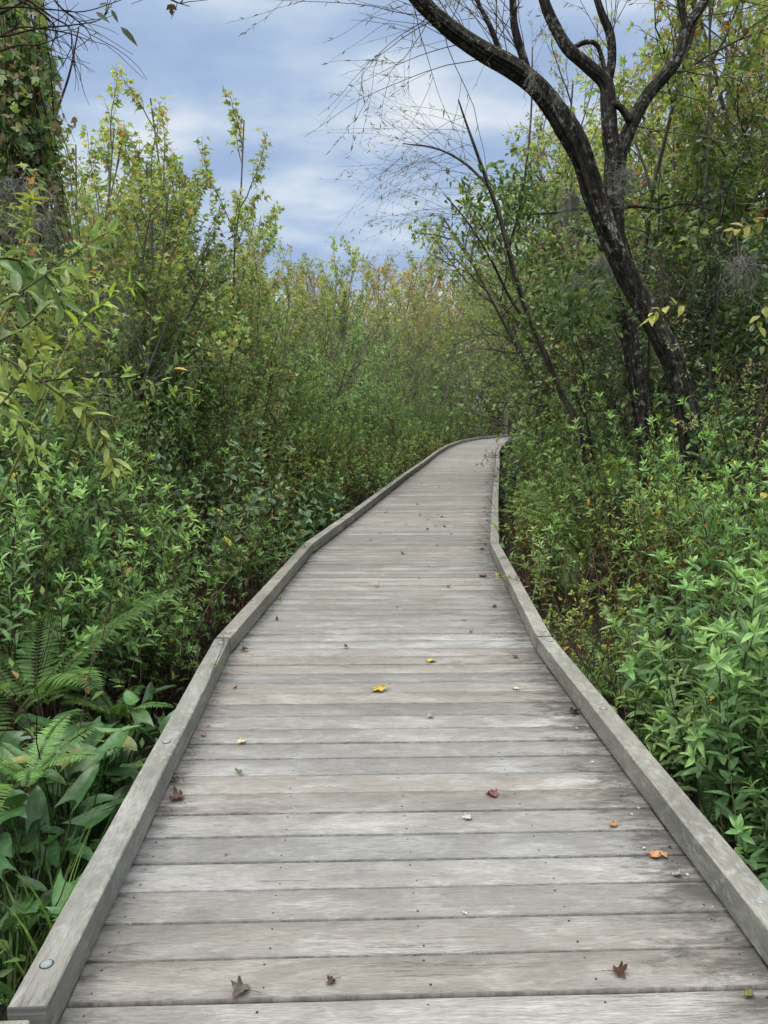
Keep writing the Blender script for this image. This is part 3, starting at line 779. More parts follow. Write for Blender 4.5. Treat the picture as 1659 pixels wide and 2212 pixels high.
for i in range(5):
    s_, c_, n_ = tree_proto(4, 6, dict(thick, clump=1), (T_oval, T_kite, T_lobe, T_lance, T_kite)[i], (.10, .075, .105, .12, .06)[i], (24, 30, 20, 26, 34)[i], TPAL[i], TPAL[i], .3, (1.1, 1.1, 1.0, 1.2, 1.1)[i], spread=.55, base_r=.022)
    reg('thicket', [('trunk', s_), ('crown', c_)])
for i in range(4):
    big = dict(maple); big.update(kids=[16, 7, 4], depth=3, ang=.75, len=[.36, .42, .42], trop=.06)
    s_, c_, n_ = tree_proto(8, 2, big, T_kite, .15, 10, GREENS if i != 3 else AUT, AUT if i % 2 else ORG, .4, 1.35, spread=.25, base_r=.06)
    reg('far', [('trunk', s_), ('crown', c_)])
for i in range(3):
    s_, c_, n_ = tree_proto(7, 3, twiggy, T_lobe, .10, 15, ([(0.10, 0.155, 0.055), (0.14, 0.195, 0.06), (0.07, 0.11, 0.045)], [3, 2, 2]), (AUT[0], [5, 3, 1, .6, 3]), .5, .9, spread=.3, base_r=.045)
    reg('airy', [('trunk', s_), ('crown', c_)])
# dark glossy evergreen sprays
ever = dict(thick); ever.update(kids=[9, 5, 4], ang=.8, bare=.12, wood=(0.07, 0.055, 0.045), **{'from': [.3, .3, .2]})
for i in range(2):
    s_, c_, n_ = tree_proto(4.5, 3, ever, T_oval, .085, 34, ([(0.035, 0.075, 0.028), (0.05, 0.10, 0.035), (0.09, 0.15, 0.05)], [4, 3, 1]), ([(0.045, 0.09, 0.03), (0.07, 0.13, 0.04)], [2, 1]), .2, .8, mat=M_gloss, spread=.35, base_r=.03)
    reg('ever', [('trunk', s_), ('crown', c_)])
for i in range(2):
    s_, c_, n_ = tree_proto(5, 3, dict(twiggy, bare=1.0, wood=(0.17, 0.15, 0.12)), T_lobe, .08, 12, GREENS, GREENS, spread=.3, base_r=.03)
    reg('bare', [('trunk', s_)])

# ------------------------------------------------------------------ placing
NAME = {'s': 'leafy_shrub', 'y': 'leafy_shrub'}
def place(kind, name, label, cat, loc, group=None, s=1.0, rz=None, tilt=0.0, var=None, sz=None):
    lst = PROTO[kind]; parts = lst[var if var is not None else int(RG.integers(len(lst)))]
    rz = RG.uniform(0, 6.28) if rz is None else rz
    if parts[0][0] is None:
        o = obj(name, parts[0][1]); tag(o, label, cat, group)
    else:
        o = thing(name, label, cat, group=group)
        for nm, me in parts: obj(nm, me, o)
    o.location = loc; o.rotation_euler = (RG.normal() * tilt, RG.normal() * tilt, rz)
    sz = s if sz is None else sz
    o.scale = (s, s, sz)
    return o
def gz(x, y): return GZ + 0.07 * mnoise.noise(Vector((x * 0.5, y * 0.5, 0))) - .02

def in_view(x, y, m=1.2):
    if y < .3: return False
    return abs(x) < (y + .3) * 0.53 + m

def shrub_top(d, side):
    """height of the plant wall above the deck at distance d outside the kerb"""
    return (0.02 + 1.65 * d) if side < 0 else (0.0 + 1.5 * d)

pts = []
def try_point(x, y, md):
    for (a, b, m_) in pts:
        if (a - x) ** 2 + (b - y) ** 2 < (min(md, m_)) ** 2: return False
    pts.append((x, y, md)); return True

FL = [(70, 1330, 3.6, 'large pale fern at the left edge above the arrow-leaved plants', .95, .30), (-10, 1450, 3.1, 'drooping fern half out of frame at the left edge', 1.2, .22),
      (110, 1400, 3.7, 'fern growing just behind the arrow-leaved plants on the left', .5, .12), (370, 1480, 3.7, 'small yellow-green fern close to the left kerb', .4, -.10), (60, 1580, 2.7, 'light green fern low at the left edge over broad leaves', .4, -.05),
      (1200, 1130, 8.2, 'bright fern with arching fronds just right of the kerb bend', 1.1, .45), (1260, 1080, 7.6, 'upright yellow-green fern right of the kerb bend', 1.2, .6), (1390, 1490, 4.0, 'yellow-green fern beside the right kerb under the shrubs', .95, .2),
      (1440, 1590, 3.1, 'low fern with arching fronds over the near right kerb', .8, -.05), (1290, 1440, 4.6, 'dark fern beside the joint of the right kerb', .8, -.05), (1330, 930, 8.5, 'tall feathery fern in front of the dark trunks on the right', 1.5, .6),
      (1150, 1220, 6.8, 'small fern under the shrubs beside the right kerb', .7, -.1), (560, 1190, 6.5, 'dark green fern in the left thicket near the kerb joint', .7, .1)]
KEEP = []
for px, py, Y, lab, fs, ztop in FL:
    p = P(px, py, Y); d, sd_, _ = path_dist(p.x, p.y); need = 1.15 + .55 * fs
    if d < need: p.x += (need - d) * sd_
    KEEP.append((p.x, p.y, .36 * fs))
def blocked(x, y):
    for fx, fy, r in KEEP:
        if (x - fx) ** 2 + (y - fy) ** 2 < r * r: return True
        if fy - 1.1 < y < fy and abs(x / y - fx / fy) < r * .9 / fy: return True
    return False
nsh = 0
cands = []
for _ in range(26000):
    y = RG.uniform(.6, 36) if RG.random() < .5 else RG.uniform(.6, 12); x = RG.uniform(-12, 16)
    if not in_view(x, y): continue
    d, side, k = path_dist(x, y)
    d -= .95
    if d < .30 or d > 2.8 + y * .08: continue
    if side < 0 and (y < 3.7 or (y < 4.4 and d < .95)): continue
    if side > 0 and y < 3.9 and d < 1.5: continue
    if blocked(x, y): continue
    md = .27 + .030 * y + .10 * max(d, 0)
    if try_point(x, y, md): cands.append((y, x, d, side))
cands.sort()
print('shrub candidates', len(cands))
HS = (.55, .95, 1.45, 2.1, 2.7)
GRP = {('n', -1): ('green leafy shrub in the near thicket left of the boardwalk', 'shrubs in the near thicket left of the boardwalk'),
       ('f', -1): ('small green shrub in the distant thicket left of the boardwalk', 'shrubs in the distant thicket left of the boardwalk'),
       ('n', 1): ('green leafy shrub in the near thicket right of the boardwalk', 'shrubs in the near thicket right of the boardwalk'),
       ('f', 1): ('small green shrub in the distant thicket right of the boardwalk', 'shrubs in the distant thicket right of the boardwalk')}
count = {-1: 0, 1: 0}
for (y, x, d, side) in cands:
    if nsh >= 285: break
    top = min(shrub_top(d, side) * RG.uniform(.7, 1.2), RG.uniform(1.5, 2.6) if side < 0 else RG.uniform(1.2, 1.9))
    if side > 0 and y < 2.2: top = min(top, .75)
    if side < 0 and y < 2.6: continue
    if side < 0 and y < 3.6: top = min(top, .9)
    H = top - GZ
    if H < .45: H = .45
    if RG.random() < (.18 if side < 0 else .15) and H > .6:
        hs = (.8, 1.3, 1.9); hh = min(hs, key=lambda q: abs(q - H)); kind = 'y%.2f' % hh
        lab = ('yellowing small-leaved shrub among the green shrubs left of the boardwalk' if side < 0 else 'yellowing small-leaved shrub among the green shrubs right of the boardwalk')
        grp = 'yellowing shrubs ' + ('left' if side < 0 else 'right') + ' of the boardwalk'
    elif RG.random() < .16:
        hh = min((.9, 1.5, 2.0), key=lambda q: abs(q - H)); kind = 'v%.2f' % hh
        lab = 'dark broad-leaved shrub among the lighter shrubs ' + ('left' if side < 0 else 'right') + ' of the boardwalk'
        grp = 'dark broad-leaved shrubs ' + ('left' if side < 0 else 'right') + ' of the boardwalk'
    elif RG.random() < .10:
        hh = 1.3; kind = 'd'; H *= .8
        lab = 'brown withered shrub of dry stems among the green ones ' + ('left' if side < 0 else 'right') + ' of the boardwalk'
        grp = 'withered shrubs ' + ('left' if side < 0 else 'right') + ' of the boardwalk'
    else:
        hh = min(HS, key=lambda q: abs(q - H)); kind = 's%.2f' % hh
        lab, grp = GRP[('n' if y < 9 else 'f', side)]
    f = H / hh
    place(kind, 'leafy_shrub', lab, 'shrub', (x, y, gz(x, y)), grp, s=min(1.3, max(.75, f)), sz=f, tilt=.06)
    nsh += 1
print('shrubs', nsh)

# dense low undergrowth and dead stems: uncountable
lf, st = MB(), MB()
Ps, Ds, Ns, S, C = [], [], [], [], []
cnt = 0
while cnt < 5200:
    y = .8 + 37 * RG.random() ** 1.5; x = RG.uniform(-11, 17)
    if not in_view(x, y, 1.5): continue
    d, side, k = path_dist(x, y); d -= .95
    if d < .12 or d > 5: continue
    cnt += 1
    top = min(shrub_top(max(d, 0), side), 1.2) * RG.uniform(.3, .85) - GZ
    if y < 3.2: top = min(top, .45)
    q = curve((x, y, gz(x, y)), (RG.normal() * .35, RG.normal() * .35, 1), max(.2, top), 5, .14)
    st.tube(q, np.linspace(.004, .002, 6) * (1 + y * .04), 3, np.array((0.105, 0.066, 0.042)) * RG.uniform(.4, 2.2), cap=False)
    if RG.random() < .5:
        for t in RG.uniform(.15, 1, int(RG.integers(6, 15))):
            p, dd = along(q, t); Ps.append(p + RG.normal(size=3) * .04); Ds.append(unit(perp(dd, RG.uniform(0, 6.28)) + .4 * dd)); Ns.append((RG.normal() * .4, RG.normal() * .4, 1)); S.append(.07 * RG.uniform(.6, 1.3) * (1 + y * .02))
n = len(Ps)
lf.leaves(T_kite, Ps, Ds, Ns, S, pick([(0.06, 0.115, 0.03), (0.09, 0.16, 0.04), (0.045, 0.08, 0.025), (0.15, 0.11, 0.045)], n, [4, 3, 3, .7], .25), .85, .2)
tag(obj('undergrowth', lf.mesh('undergrowth', M_tree)), 'dark low undergrowth of small leaves filling the swamp floor', 'undergrowth', kind='stuff')
tag(obj('dead_stems', st.mesh('dead_stems', M_stem)), 'brown dead stems standing thick under the shrubs', 'dead stems', kind='stuff')

# leaf litter on the ground near the walk
lt = MB(); Ps = []
while len(Ps) < 9000:
    y = .3 + 22 * RG.random() ** 1.4; x = RG.uniform(-9, 11)
    if not in_view(x, y): continue
    Ps.append((x, y, gz(x, y) + RG.uniform(.02, .06)))
n = len(Ps)
lt.leaves(T_oval, Ps, RG.normal(size=(n, 3)) * (1, 1, .15), RG.normal(size=(n, 3)) * .3 + (0, 0, 1), RG.uniform(.04, .09, n), pick([(.07, .045, .025), (.035, .025, .015), (.10, .07, .03)], n, None, .3), 1, .3)
tag(obj('leaf_litter', lt.mesh('leaf_litter', M_dry)), 'dark fallen leaves lying on the wet swamp floor', 'leaf litter', kind='stuff')

# ---- marsh plants, ferns and grass beside the kerbs
for i, (px, py, s) in enumerate([(120, 1640, 1.3), (215, 1560, 1.25), (270, 1500, 1.0), (60, 1700, 1.1), (160, 1760, 1.1), (225, 1700, 1.0), (40, 1860, 1.15), (120, 1870, .9), (300, 1600, .85), (20, 1760, 1.0), (200, 1620, 1.0), (90, 1560, 1.0), (10, 2010, .8), (180, 1690, 1.2), (100, 1800, 1.2), (250, 1610, 1.0), (140, 1500, 1.1), (30, 1600, 1.2)]):
    p = PZ(px, py, -.05)
    d = path_dist(p.x, p.y)[0]
    if d < 1.30: p.x -= 1.30 - d
    place('arrow', 'marsh_plant', 'broad arrow-leaved marsh plant at lower left beside the kerb', 'marsh plant', (p.x, p.y, gz(p.x, p.y)), 'arrow-leaved marsh plants left of the kerb', s=s * .85, tilt=.05, sz=.95)
for i, (px, py, s) in enumerate([(1640, 1790, 1.45), (1700, 1880, 1.3), (1600, 1660, 1.2), (1560, 1520, 1.1), (1660, 1640, 1.3), (1500, 1500, 1.0), (1130, 1180, 1.0), (1110, 1150, 1.0), (1500, 1420, 1.0)]):
    p = PZ(px, py, -.05)
    d = path_dist(p.x, p.y)[0]
    if d < 1.5: p.x += 1.5 - d
    place('arrow', 'marsh_plant', 'broad arrow-leaved marsh plant beside the right-hand kerb', 'marsh plant', (p.x + .02, p.y, gz(p.x, p.y)), 'arrow-leaved marsh plants right of the kerb', s=s * .8, tilt=.05, sz=.75)
for px, py, Y, lab, s, ztop in FL:
    p = P(px, py, Y); d, sd_, _ = path_dist(p.x, p.y)
    need = 1.15 + .55 * s
    if d < need: p.x += (need - d) * sd_
    z0 = p.z - .50 * s
    o = place('fern', 'fern', lab, 'fern', (p.x, p.y, max(gz(p.x, p.y), z0)), 'ferns beside the boardwalk', s=s, tilt=.08)
    h_ = o.location.z - gz(p.x, p.y)
    if h_ > .05:      # leaning stem base that carries the crown of fronds down to the ground
        b = MB(); b.tube([(0, 0, -h_ / s), (.02, 0, -h_ / s / 2), (0, 0, 0.02)], [.02, .016, .012], 6, (0.07, 0.05, 0.03)); obj('rootstock', b.mesh('rootstock', M_stem), o)
for px, py in [(60, 1960), (30, 2020), (110, 1900), (5, 1930), (480, 1420), (1120, 1330), (1240, 1480), (1110, 1120)]:
    p = PZ(px, py, -.2); d, sd_, _ = path_dist(p.x, p.y)
    if d < 1.12: p.x += (1.12 - d) * sd_
    place('grass', 'grass_tuft', 'tuft of long bright green grass blades hugging the kerb', 'grass tuft', (p.x, p.y, gz(p.x, p.y)), 'grass tufts along the kerbs', s=1.0)

# ---- trees of the skyline
_ph = {}
def PZH(kind, var):
    if (kind, var) not in _ph:
        me = PROTO[kind][var][-1][1]; a = np.empty(len(me.vertices) * 3, np.float32); me.vertices.foreach_get('co', a)
        _ph[(kind, var)] = [(0, 0, float(a.reshape(-1, 3)[:, 2].max()))]
    return _ph[(kind, var)]
def tree_at(kind, px, top, Y, name, label, cat='tree', group=None, h0=6.0, wide=1.0, **k):
    p = P(px, top, Y); x = p.x
    var = int(RG.integers(len(PROTO[kind]))); k['var'] = var
    h0 = max(max(v_[2] for v_ in PZH(kind, var)), .1)
    H = p.z - GZ; s = H / h0
    need = {'airy': 2.8, 'bare': 3.2, 'thicket': 3.0, 'maple': 1.9, 'ever': 2.2, 'far': 3.0}[kind]
    d_, sd_, _ = path_dist(x, Y)
    if d_ < need: x += (need - d_) * 1.15 * sd_
    z = gz(x, Y)
    return place(kind, name, label, cat, (x, Y, z), group, s=min(s, 1.25) * wide if Y < 20 else s * wide, sz=s, **k)
MS = [(440, 232, 12.5), (395, 290, 12), (500, 262, 13.5), (350, 335, 11), (300, 380, 12), (420, 330, 15), (580, 470, 13), (620, 490, 15), (255, 330, 11.5), (195, 268, 9.5), (150, 330, 9), (225, 360, 10.5), (110, 190, 9.0), (330, 430, 10),
      (680, 520, 18), (730, 505, 21), (770, 530, 23), (130, 400, 8.5), (180, 420, 10), (280, 430, 9.5), (390, 450, 10.5), (470, 470, 11), (540, 520, 12), (240, 300, 12), (410, 300, 13.5), (350, 420, 12), (60, 440, 9), (50, 420, 5.6), (-40, 360, 5.3), (110, 500, 6.0), (20, 520, 5.2)]
ML = ['tallest maple sapling left of the sky gap with thin pale stems', 'slim yellow-green sapling just left of the tallest maple', 'rusty-topped maple sapling right of the tallest one']
for i, (px, tp, Y) in enumerate(MS):
    if i < 3: lab, g = ML[i], None
    elif px < 240: lab, g = 'slender sapling with rusty leaves close to the vine-covered trunk', 'saplings next to the vine-covered trunk'
    else: lab, g = 'slender autumn-tinted sapling rising above the left thicket', 'saplings above the left thicket'
    tree_at('maple', px, tp + (38 if 380 < px < 640 else -8), Y, 'maple_sapling', lab, 'sapling', g, 6.0, tilt=.02)
for i, (px, tp, Y) in enumerate([(620, 650, 15), (540, 650, 13), (470, 630, 11.5), (380, 610, 10.5), (290, 580, 10), (210, 540, 9.5), (130, 570, 9), (50, 600, 8.5), (670, 620, 18), (700, 600, 21), (420, 690, 9.8), (560, 700, 12), (640, 690, 16), (-40, 500, 9), (160, 480, 10.5), (250, 490, 11), (340, 520, 12.5)]):
    tree_at('thicket', px, tp, Y, 'bushy_tree', 'low bushy green tree in the thicket left of the boardwalk', 'tree', 'bushy trees in the left thicket', 4.0, wide=.95, tilt=.03)
# middle distance
k = 0
for Y, x0, x1, n, t0, t1 in ((27, -6, 1.6, 8, 560, 640), (33, -8, 4, 11, 545, 600), (41, -10, 14, 15, 530, 585), (50, -14, 20, 16, 525, 570)):
    for i in range(n):
        x = x0 + (x1 - x0) * (i + RG.uniform(.2, .8)) / n; tp = RG.uniform(t0, t1)
        px = 829.5 + x / Y * FPX * 1.0
        if px < 640: tp += (640 - px) * .1
        y = Y + RG.normal() * 1.2
        if path_dist(x, y)[0] < 1.6: continue
        tree_at('far', px, tp, y, 'woodland_tree', 'autumn-tinted tree in the woods beyond the bend of the boardwalk', 'tree', 'woodland trees beyond the bend', 8.0, wide=.9); k += 1
for (x, y, H) in [(-1.3, 17.5, 3.0), (-2.4, 19, 3.6), (-.6, 21.5, 3.0), (.1, 24.5, 3.2), (-1.2, 24, 4.0), (1.0, 29, 3.0), (1.8, 33, 3.2), (3.2, 37.5, 2.8), (5.2, 40.5, 2.6), (7.5, 42, 3), (9.5, 42.5, 3), (8.5, 45, 4), (10.5, 45, 4.5), (12.5, 44, 4), (6.5, 46, 4.5), (4, 46, 4.5), (14, 43, 4), (-3.4, 15.5, 3.4), (-3.2, 22, 4.2), (-.2, 31, 4), (2.2, 40, 4.2), (11, 42, 3.4), (4.2, 42.5, 3.6), (6.2, 43, 4)]:
    place('thicket', 'bushy_tree', 'rounded green bushy tree along the far left side of the boardwalk', 'tree', (x, y, gz(x, y)), 'bushy trees along the far boardwalk', s=H / 4 * .9, sz=H / 4)
# right woods
for (px, tp, Y) in [(1150, 300, 15), (1180, 380, 17), (1120, 400, 20), (1200, 150, 14.5), (1250, 60, 14), (1300, 0, 13), (1340, 120, 17), (1400, -60, 14), (1450, 40, 12), (1520, -100, 13), (1580, -60, 11), (1640, -120, 12), (1500, 120, 18), (1600, 60, 17), (1260, 220, 22), (1150, 460, 27), (1700, -60, 10), (1420, 200, 22), (1560, 150, 24), (1080, 500, 42), (1180, 420, 26), (1040, 520, 46)]:
    tree_at('airy', px, tp, Y, 'slender_tree', 'slender tree with sparse yellow-green leaves behind the dark trunks', 'tree', 'slender trees behind the dark trunks', 7.0, wide=1.0, tilt=.04)
for (px, tp, Y) in [(1500, -40, 10.5), (1580, -120, 9.5), (1650, -60, 9), (1440, 120, 12), (1540, 150, 11), (1620, 180, 10), (1380, 60, 14), (1700, 100, 8.5), (1130, 330, 17), (1200, 300, 16)]:
    tree_at('maple', px, tp, Y, 'maple_sapling', 'leafy yellow-green maple behind the dark trunks', 'sapling', 'leafy maples behind the dark trunks', 6.0, wide=1.0, tilt=.03)
for (px, tp, Y) in [(1120, 640, 15), (1190, 600, 13), (1260, 620, 12), (1330, 560, 12.5), (1450, 560, 11), (1540, 600, 9.5), (1620, 560, 8.5), (1100, 700, 20), (1160, 720, 17), (1400, 650, 9.5), (1500, 680, 8.2), (1600, 720, 7.2), (1300, 720, 11), (1690, 640, 7), (1230, 760, 13)]:
    tree_at('thicket', px, tp, Y, 'bushy_tree', 'bushy green tree under the dark trunks right of the boardwalk', 'tree', 'bushy trees under the dark trunks', 4.0, wide=.9, tilt=.04)
for i, (px, tp, Y) in enumerate([(1480, 360, 9.0), (1590, 20, 8.2), (1560, 330, 9.6), (1220, 560, 10.5), (1650, 260, 7.2)]):
    tree_at('ever', px, tp, Y, 'evergreen_tree', 'dark glossy evergreen with dense leaf clumps right of the trunks', 'tree', 'dark evergreens right of the trunks', 4.5, wide=.9, tilt=.06)
for (px, tp, Y) in [(1230, 480, 11), (1290, 500, 10.5), (1430, 420, 9.5), (1560, 480, 8.4), (1240, 700, 9.5), (1340, 760, 8), (700, 560, 15), (640, 560, 13), (90, 300, 8)]:
    tree_at('bare', px, tp, Y, 'bare_sapling', 'leafless thin-stemmed sapling standing in the woods', 'sapling', 'bare saplings in the woods', 5.0, tilt=.08)
# woods behind everything: one mass
lf, st = MB(), MB(); Ps, S, H = [], [], []
for i in range(420):
    an = RG.uniform(-.95, .95); rr_ = RG.uniform(56, 72); x, y = math.sin(an) * rr_, math.cos(an) * rr_
    hh = RG.uniform(7.5, 11) * (1 if x < 5 else 1.35)
    st.tube([(x, y, GZ), (x + RG.normal() * .3, y, hh * .5), (x + RG.normal() * .5, y, hh * .95)], [.12, .08, .03], 4, np.array(PALE) * RG.uniform(.4, .9), cap=False)
    n = 330; q = RG.normal(size=(n, 3)) * (1.5, 1.5, hh * .22) + (x, y, hh * .5)
    q = q[(q[:, 2] < hh) & (q[:, 2] > GZ)]; Ps.append(q); H.append(np.full(len(q), RG.random()))
Ps = np.concatenate(Ps); H = np.concatenate(H); n = len(Ps)
c = np.where((H > .6)[:, None], pick(ORG[0], n), pick(GREENS[0], n))
lf.leaves(T_kite, Ps, RG.normal(size=(n, 3)), RG.normal(size=(n, 3)) + (0, 0, 1), RG.uniform(.25, .5, n), c, 1.5, .2)
o = tag(obj('distant_woods', lf.mesh('distant_woods', M_tree)), 'hazy mass of far woodland closing the view behind all trees', 'woods', kind='stuff')
tag(obj('distant_trunks', st.mesh('distant_trunks', M_stem)), 'thin far trunks standing inside the distant woods', 'tree trunks', kind='stuff')

# ------------------------------------------------------------------ the two dark trunks
def catmull(pts, n=6):
    pts = [np.asarray(p, float) for p in pts]; P_ = [2 * pts[0] - pts[1]] + pts + [2 * pts[-1] - pts[-2]]; out = []
    for i in range(1, len(P_) - 2):
        a, b, c, d = P_[i - 1:i + 3]
        for j in range(n):
            t = j / n; out.append(.5 * ((2 * b) + (-a + c) * t + (2 * a - 5 * b + 4 * c - d) * t * t + (-a + 3 * b - 3 * c + d) * t ** 3))
    out.append(pts[-1]); return np.array(out)
def limb(mb, data, Y, ns=20, n=8, wob=.12, seed=0, yd=0.0):
    """data: list of (px, py, width px)"""
    pts, rad = [], []
    for i, (px, py, wd) in enumerate(data):
        yy = Y + yd * i / max(1, len(data) - 1); p = P(px, py, yy); pts.append((p.x, p.y, p.z)); rad.append((wd * yy / FPX / 2 * .71,))
    c = catmull([tuple(a) + b for a, b in zip(pts, rad)], n * (2 if wob >= .1 and ns > 15 else 1))
    mb.tube(c[:, :3], c[:, 3], ns * 2 if ns > 15 else ns, (1, 1, 1), True, wob * 1.15, seed)
    return c
def twig_fan(st, lf, pts, n, L, dirf, leafc, leaf=.06, perl=10, r=.004, col=(0.6, 0.5, 0.4), t0=.2, kids=3, trop=-.02, wig=.09):
    for i in range(n):
        p, d = along(pts[:, :3], RG.uniform(t0, 1)); q = curve(p, dirf(d), L * RG.uniform(.5, 1.15), 9, wig, trop)
        st.tube(q, np.linspace(r, r * .3, 10), 4, col, cap=False)
        subs = [q]
        for j in range(kids):
            a, dd = along(q, RG.uniform(.15, .9)); s = curve(a, unit(dd + perp(dd, RG.uniform(0, 6.28)) * .7), L * RG.uniform(.2, .5), 6, wig, trop)
            st.tube(s, np.linspace(r * .5, r * .25, 7), 3, col, cap=False); subs.append(s)
        Ps, Ds, Ns = [], [], []
        for s in subs:
            for _ in range(RG.poisson(perl)):
                a, dd = along(s, RG.uniform(.3, .99)); Ps.append(a); Ds.append(unit(dd + perp(dd, RG.uniform(0, 6.28)) * .8 + (0, 0, -.35))); Ns.append(rdir(.5))
        if Ps: lf.leaves(T_narrow, Ps, Ds, Ns, leaf * RG.uniform(.7, 1.2, len(Ps)), pick(leafc, len(Ps)), 1.4, .3)

# tree A: thick furrowed trunk that leans left
A = thing('leaning_tree', 'thick furrowed dark trunk leaning left across the other, one long limb over the path', 'tree', tuple(P(1500, 1330, 6.9)))
ao = A.location
tr = MB(); YA = 6.9
main = limb(tr, [(1535, 1330, 88), (1515, 1130, 80), (1495, 950, 74), (1468, 820, 68), (1428, 730, 64), (1382, 645, 61), (1342, 570, 58), (1309, 490, 58), (1283, 420, 60), (1262, 350, 62), (1235, 292, 70), (1198, 235, 62), (1157, 185, 56), (1105, 145, 54), (1045, 112, 50), (985, 72, 47), (935, 30, 42), (895, -10, 38), (850, -80, 32)], YA, 26, 9, .13, 1, -.5)
l2 = limb(tr, [(1150, 190, 26), (1132, 130, 24), (1112, 60, 22), (1108, 0, 20), (1100, -60, 16)], YA - .3, 10, 6, .08, 5)
l3 = limb(tr, [(1085, 130, 18), (1060, 60, 15), (1030, 0, 12), (1010, -60, 10)], YA - .3, 8, 6, .08, 6)
me = tr.mesh('trunk', M_bark, True)
o = obj('trunk', me, A); o.location = (-ao[0], -ao[1], -ao[2])
st, lf = MB(), MB()
WL = [(0.10, 0.15, 0.05), (0.16, 0.20, 0.06), (0.20, 0.14, 0.06), (0.07, 0.09, 0.04)]
def lft(d): return unit(np.array([-1, -.15, RG.uniform(-.5, .7)]) + RG.normal(size=3) * .3)
def upw(d): return unit(np.array([RG.normal() * .6, RG.normal() * .4, 1]))
twig_fan(st, lf, main[-110:], 22, 1.5, lambda d: unit(np.array([RG.uniform(-1, .3), -.1, RG.uniform(-.6, 1)]) + RG.normal(size=3) * .25), WL, .065, 4, .004, (.9, .75, .62), .1)
twig_fan(st, lf, l2, 14, 1.3, upw, WL, .065, 5, .004, (1.2, 1.0, .8), .1)
twig_fan(st, lf, l3, 14, 1.3, upw, WL, .065, 5, .004, (1.2, 1.0, .8), .1)
o = obj('twigs', st.mesh('twigs', M_bark2), A); o.location = (-ao[0], -ao[1], -ao[2])
o = obj('crown', lf.mesh('crown', M_leaf), A); o.location = (-ao[0], -ao[1], -ao[2])

# tree B: straighter trunk that forks high
B = thing('forked_tree', 'dark trunk forking into a wide Y, partly hidden behind the leaning trunk', 'tree', tuple(P(1400, 1280, 7.7)))
bo = B.location; YB = 7.7; tr = MB()
limb(tr, [(1402, 1280, 56), (1398, 1100, 52), (1392, 950, 50), (1378, 840, 50), (1362, 740, 48), (1345, 650, 50), (1332, 560, 56), (1326, 480, 58), (1324, 410, 58), (1328, 340, 56), (1318, 290, 46), (1314, 230, 42), (1308, 180, 40), (1270, 142, 36), (1228, 105, 34), (1200, 60, 30), (1178, 10, 28), (1160, -60, 24)], YB, 22, 8, .12, 11)
b1 = limb(tr, [(1332, 350, 40), (1350, 305, 40), (1368, 262, 38), (1395, 212, 36), (1428, 172, 34), (1458, 135, 33), (1476, 92, 30), (1484, 58, 34), (1512, 18, 26), (1550, -50, 22)], YB, 18, 7, .1, 12)
b2 = limb(tr, [(1484, 62, 24), (1474, 25, 20), (1465, -30, 18)], YB, 10, 6, .08, 13)
b3 = limb(tr, [(1312, 185, 28), (1322, 130, 26), (1318, 75, 24), (1300, 30, 20), (1280, -30, 16)], YB + .1, 12, 6, .1, 14)
b4 = limb(tr, [(1362, 262, 22), (1340, 232, 20), (1318, 222, 17)], YB - .05, 8, 5, .08, 15)
b5 = limb(tr, [(1232, 108, 15), (1262, 92, 14), (1290, 98, 13), (1306, 150, 14), (1310, 175, 14)], YB - .02, 8, 5, .08, 16)
b6 = limb(tr, [(1318, 452, 11), (1370, 446, 10), (1430, 450, 9), (1480, 440, 6), (1540, 455, 4)], YB - .2, 6, 5, .05, 17)
limb(tr, [(1318, 452, 11), (1250, 452, 9), (1200, 460, 7), (1150, 462, 5)], YB - .25, 6, 5, .05, 18)
o = obj('trunk', tr.mesh('trunk', M_bark, True), B); o.location = (-bo[0], -bo[1], -bo[2])
st, lf = MB(), MB()
for bb in (b1, b3, b2): twig_fan(st, lf, bb, 12, 1.4, upw, WL, .065, 5, .0045, (1.0, .85, .7), .2)
twig_fan(st, lf, b1, 7, 2.4, lambda d: unit(np.array([1, 0, RG.uniform(-.3, .2)])), WL, .06, 3, .006, (1.3, 1.2, 1.0), .2, 4)
o = obj('twigs', st.mesh('twigs', M_bark2), B); o.location = (-bo[0], -bo[1], -bo[2])
o = obj('crown', lf.mesh('crown', M_leaf), B); o.location = (-bo[0], -bo[1], -bo[2])

# tree C: thin brown leaning sapling with weeping twigs to the left
Cc = thing('leaning_sapling', 'thin brown sapling leaning left beside the boardwalk, weeping twigs over the sky', 'sapling', tuple(P(1262, 1080, 9.0)))
co = Cc.location; YC = 9.0; tr = MB()
cm_ = limb(tr, [(1275, 1080, 24), (1245, 920, 22), (1213, 850, 20), (1183, 780, 19), (1150, 705, 18), (1120, 620, 17), (1098, 540, 15), (1080, 470, 13), (1055, 400, 12), (1030, 330, 9), (1005, 260, 6), (990, 215, 4)], YC, 12, 7, .06, 21, -1.0)
c1 = limb(tr, [(1150, 705, 10), (1105, 650, 9), (1060, 560, 7), (1010, 480, 5), (960, 420, 3)], YC - .2, 6, 6, .05, 22, -.4)
c2 = limb(tr, [(1098, 540, 9), (1125, 440, 8), (1140, 330, 7), (1148, 230, 6), (1150, 100, 4)], YC - .2, 6, 6, .05, 23)
c3 = limb(tr, [(1055, 400, 9), (1000, 350, 7), (940, 320, 5), (870, 310, 3)], YC - .6, 6, 6, .05, 24)
o = obj('trunk', tr.mesh('trunk', M_bark2, True), Cc); o.location = (-co[0], -co[1], -co[2])
st, lf = MB(), MB()
WC = (.75, .62, .55)
twig_fan(st, lf, cm_[-40:], 18, 1.5, lambda d: unit(np.array([-1, -.1, RG.uniform(-.35, .75)]) + RG.normal(size=3) * .2), WL, .055, 3, .0022, WC, .0, 3, -.012)
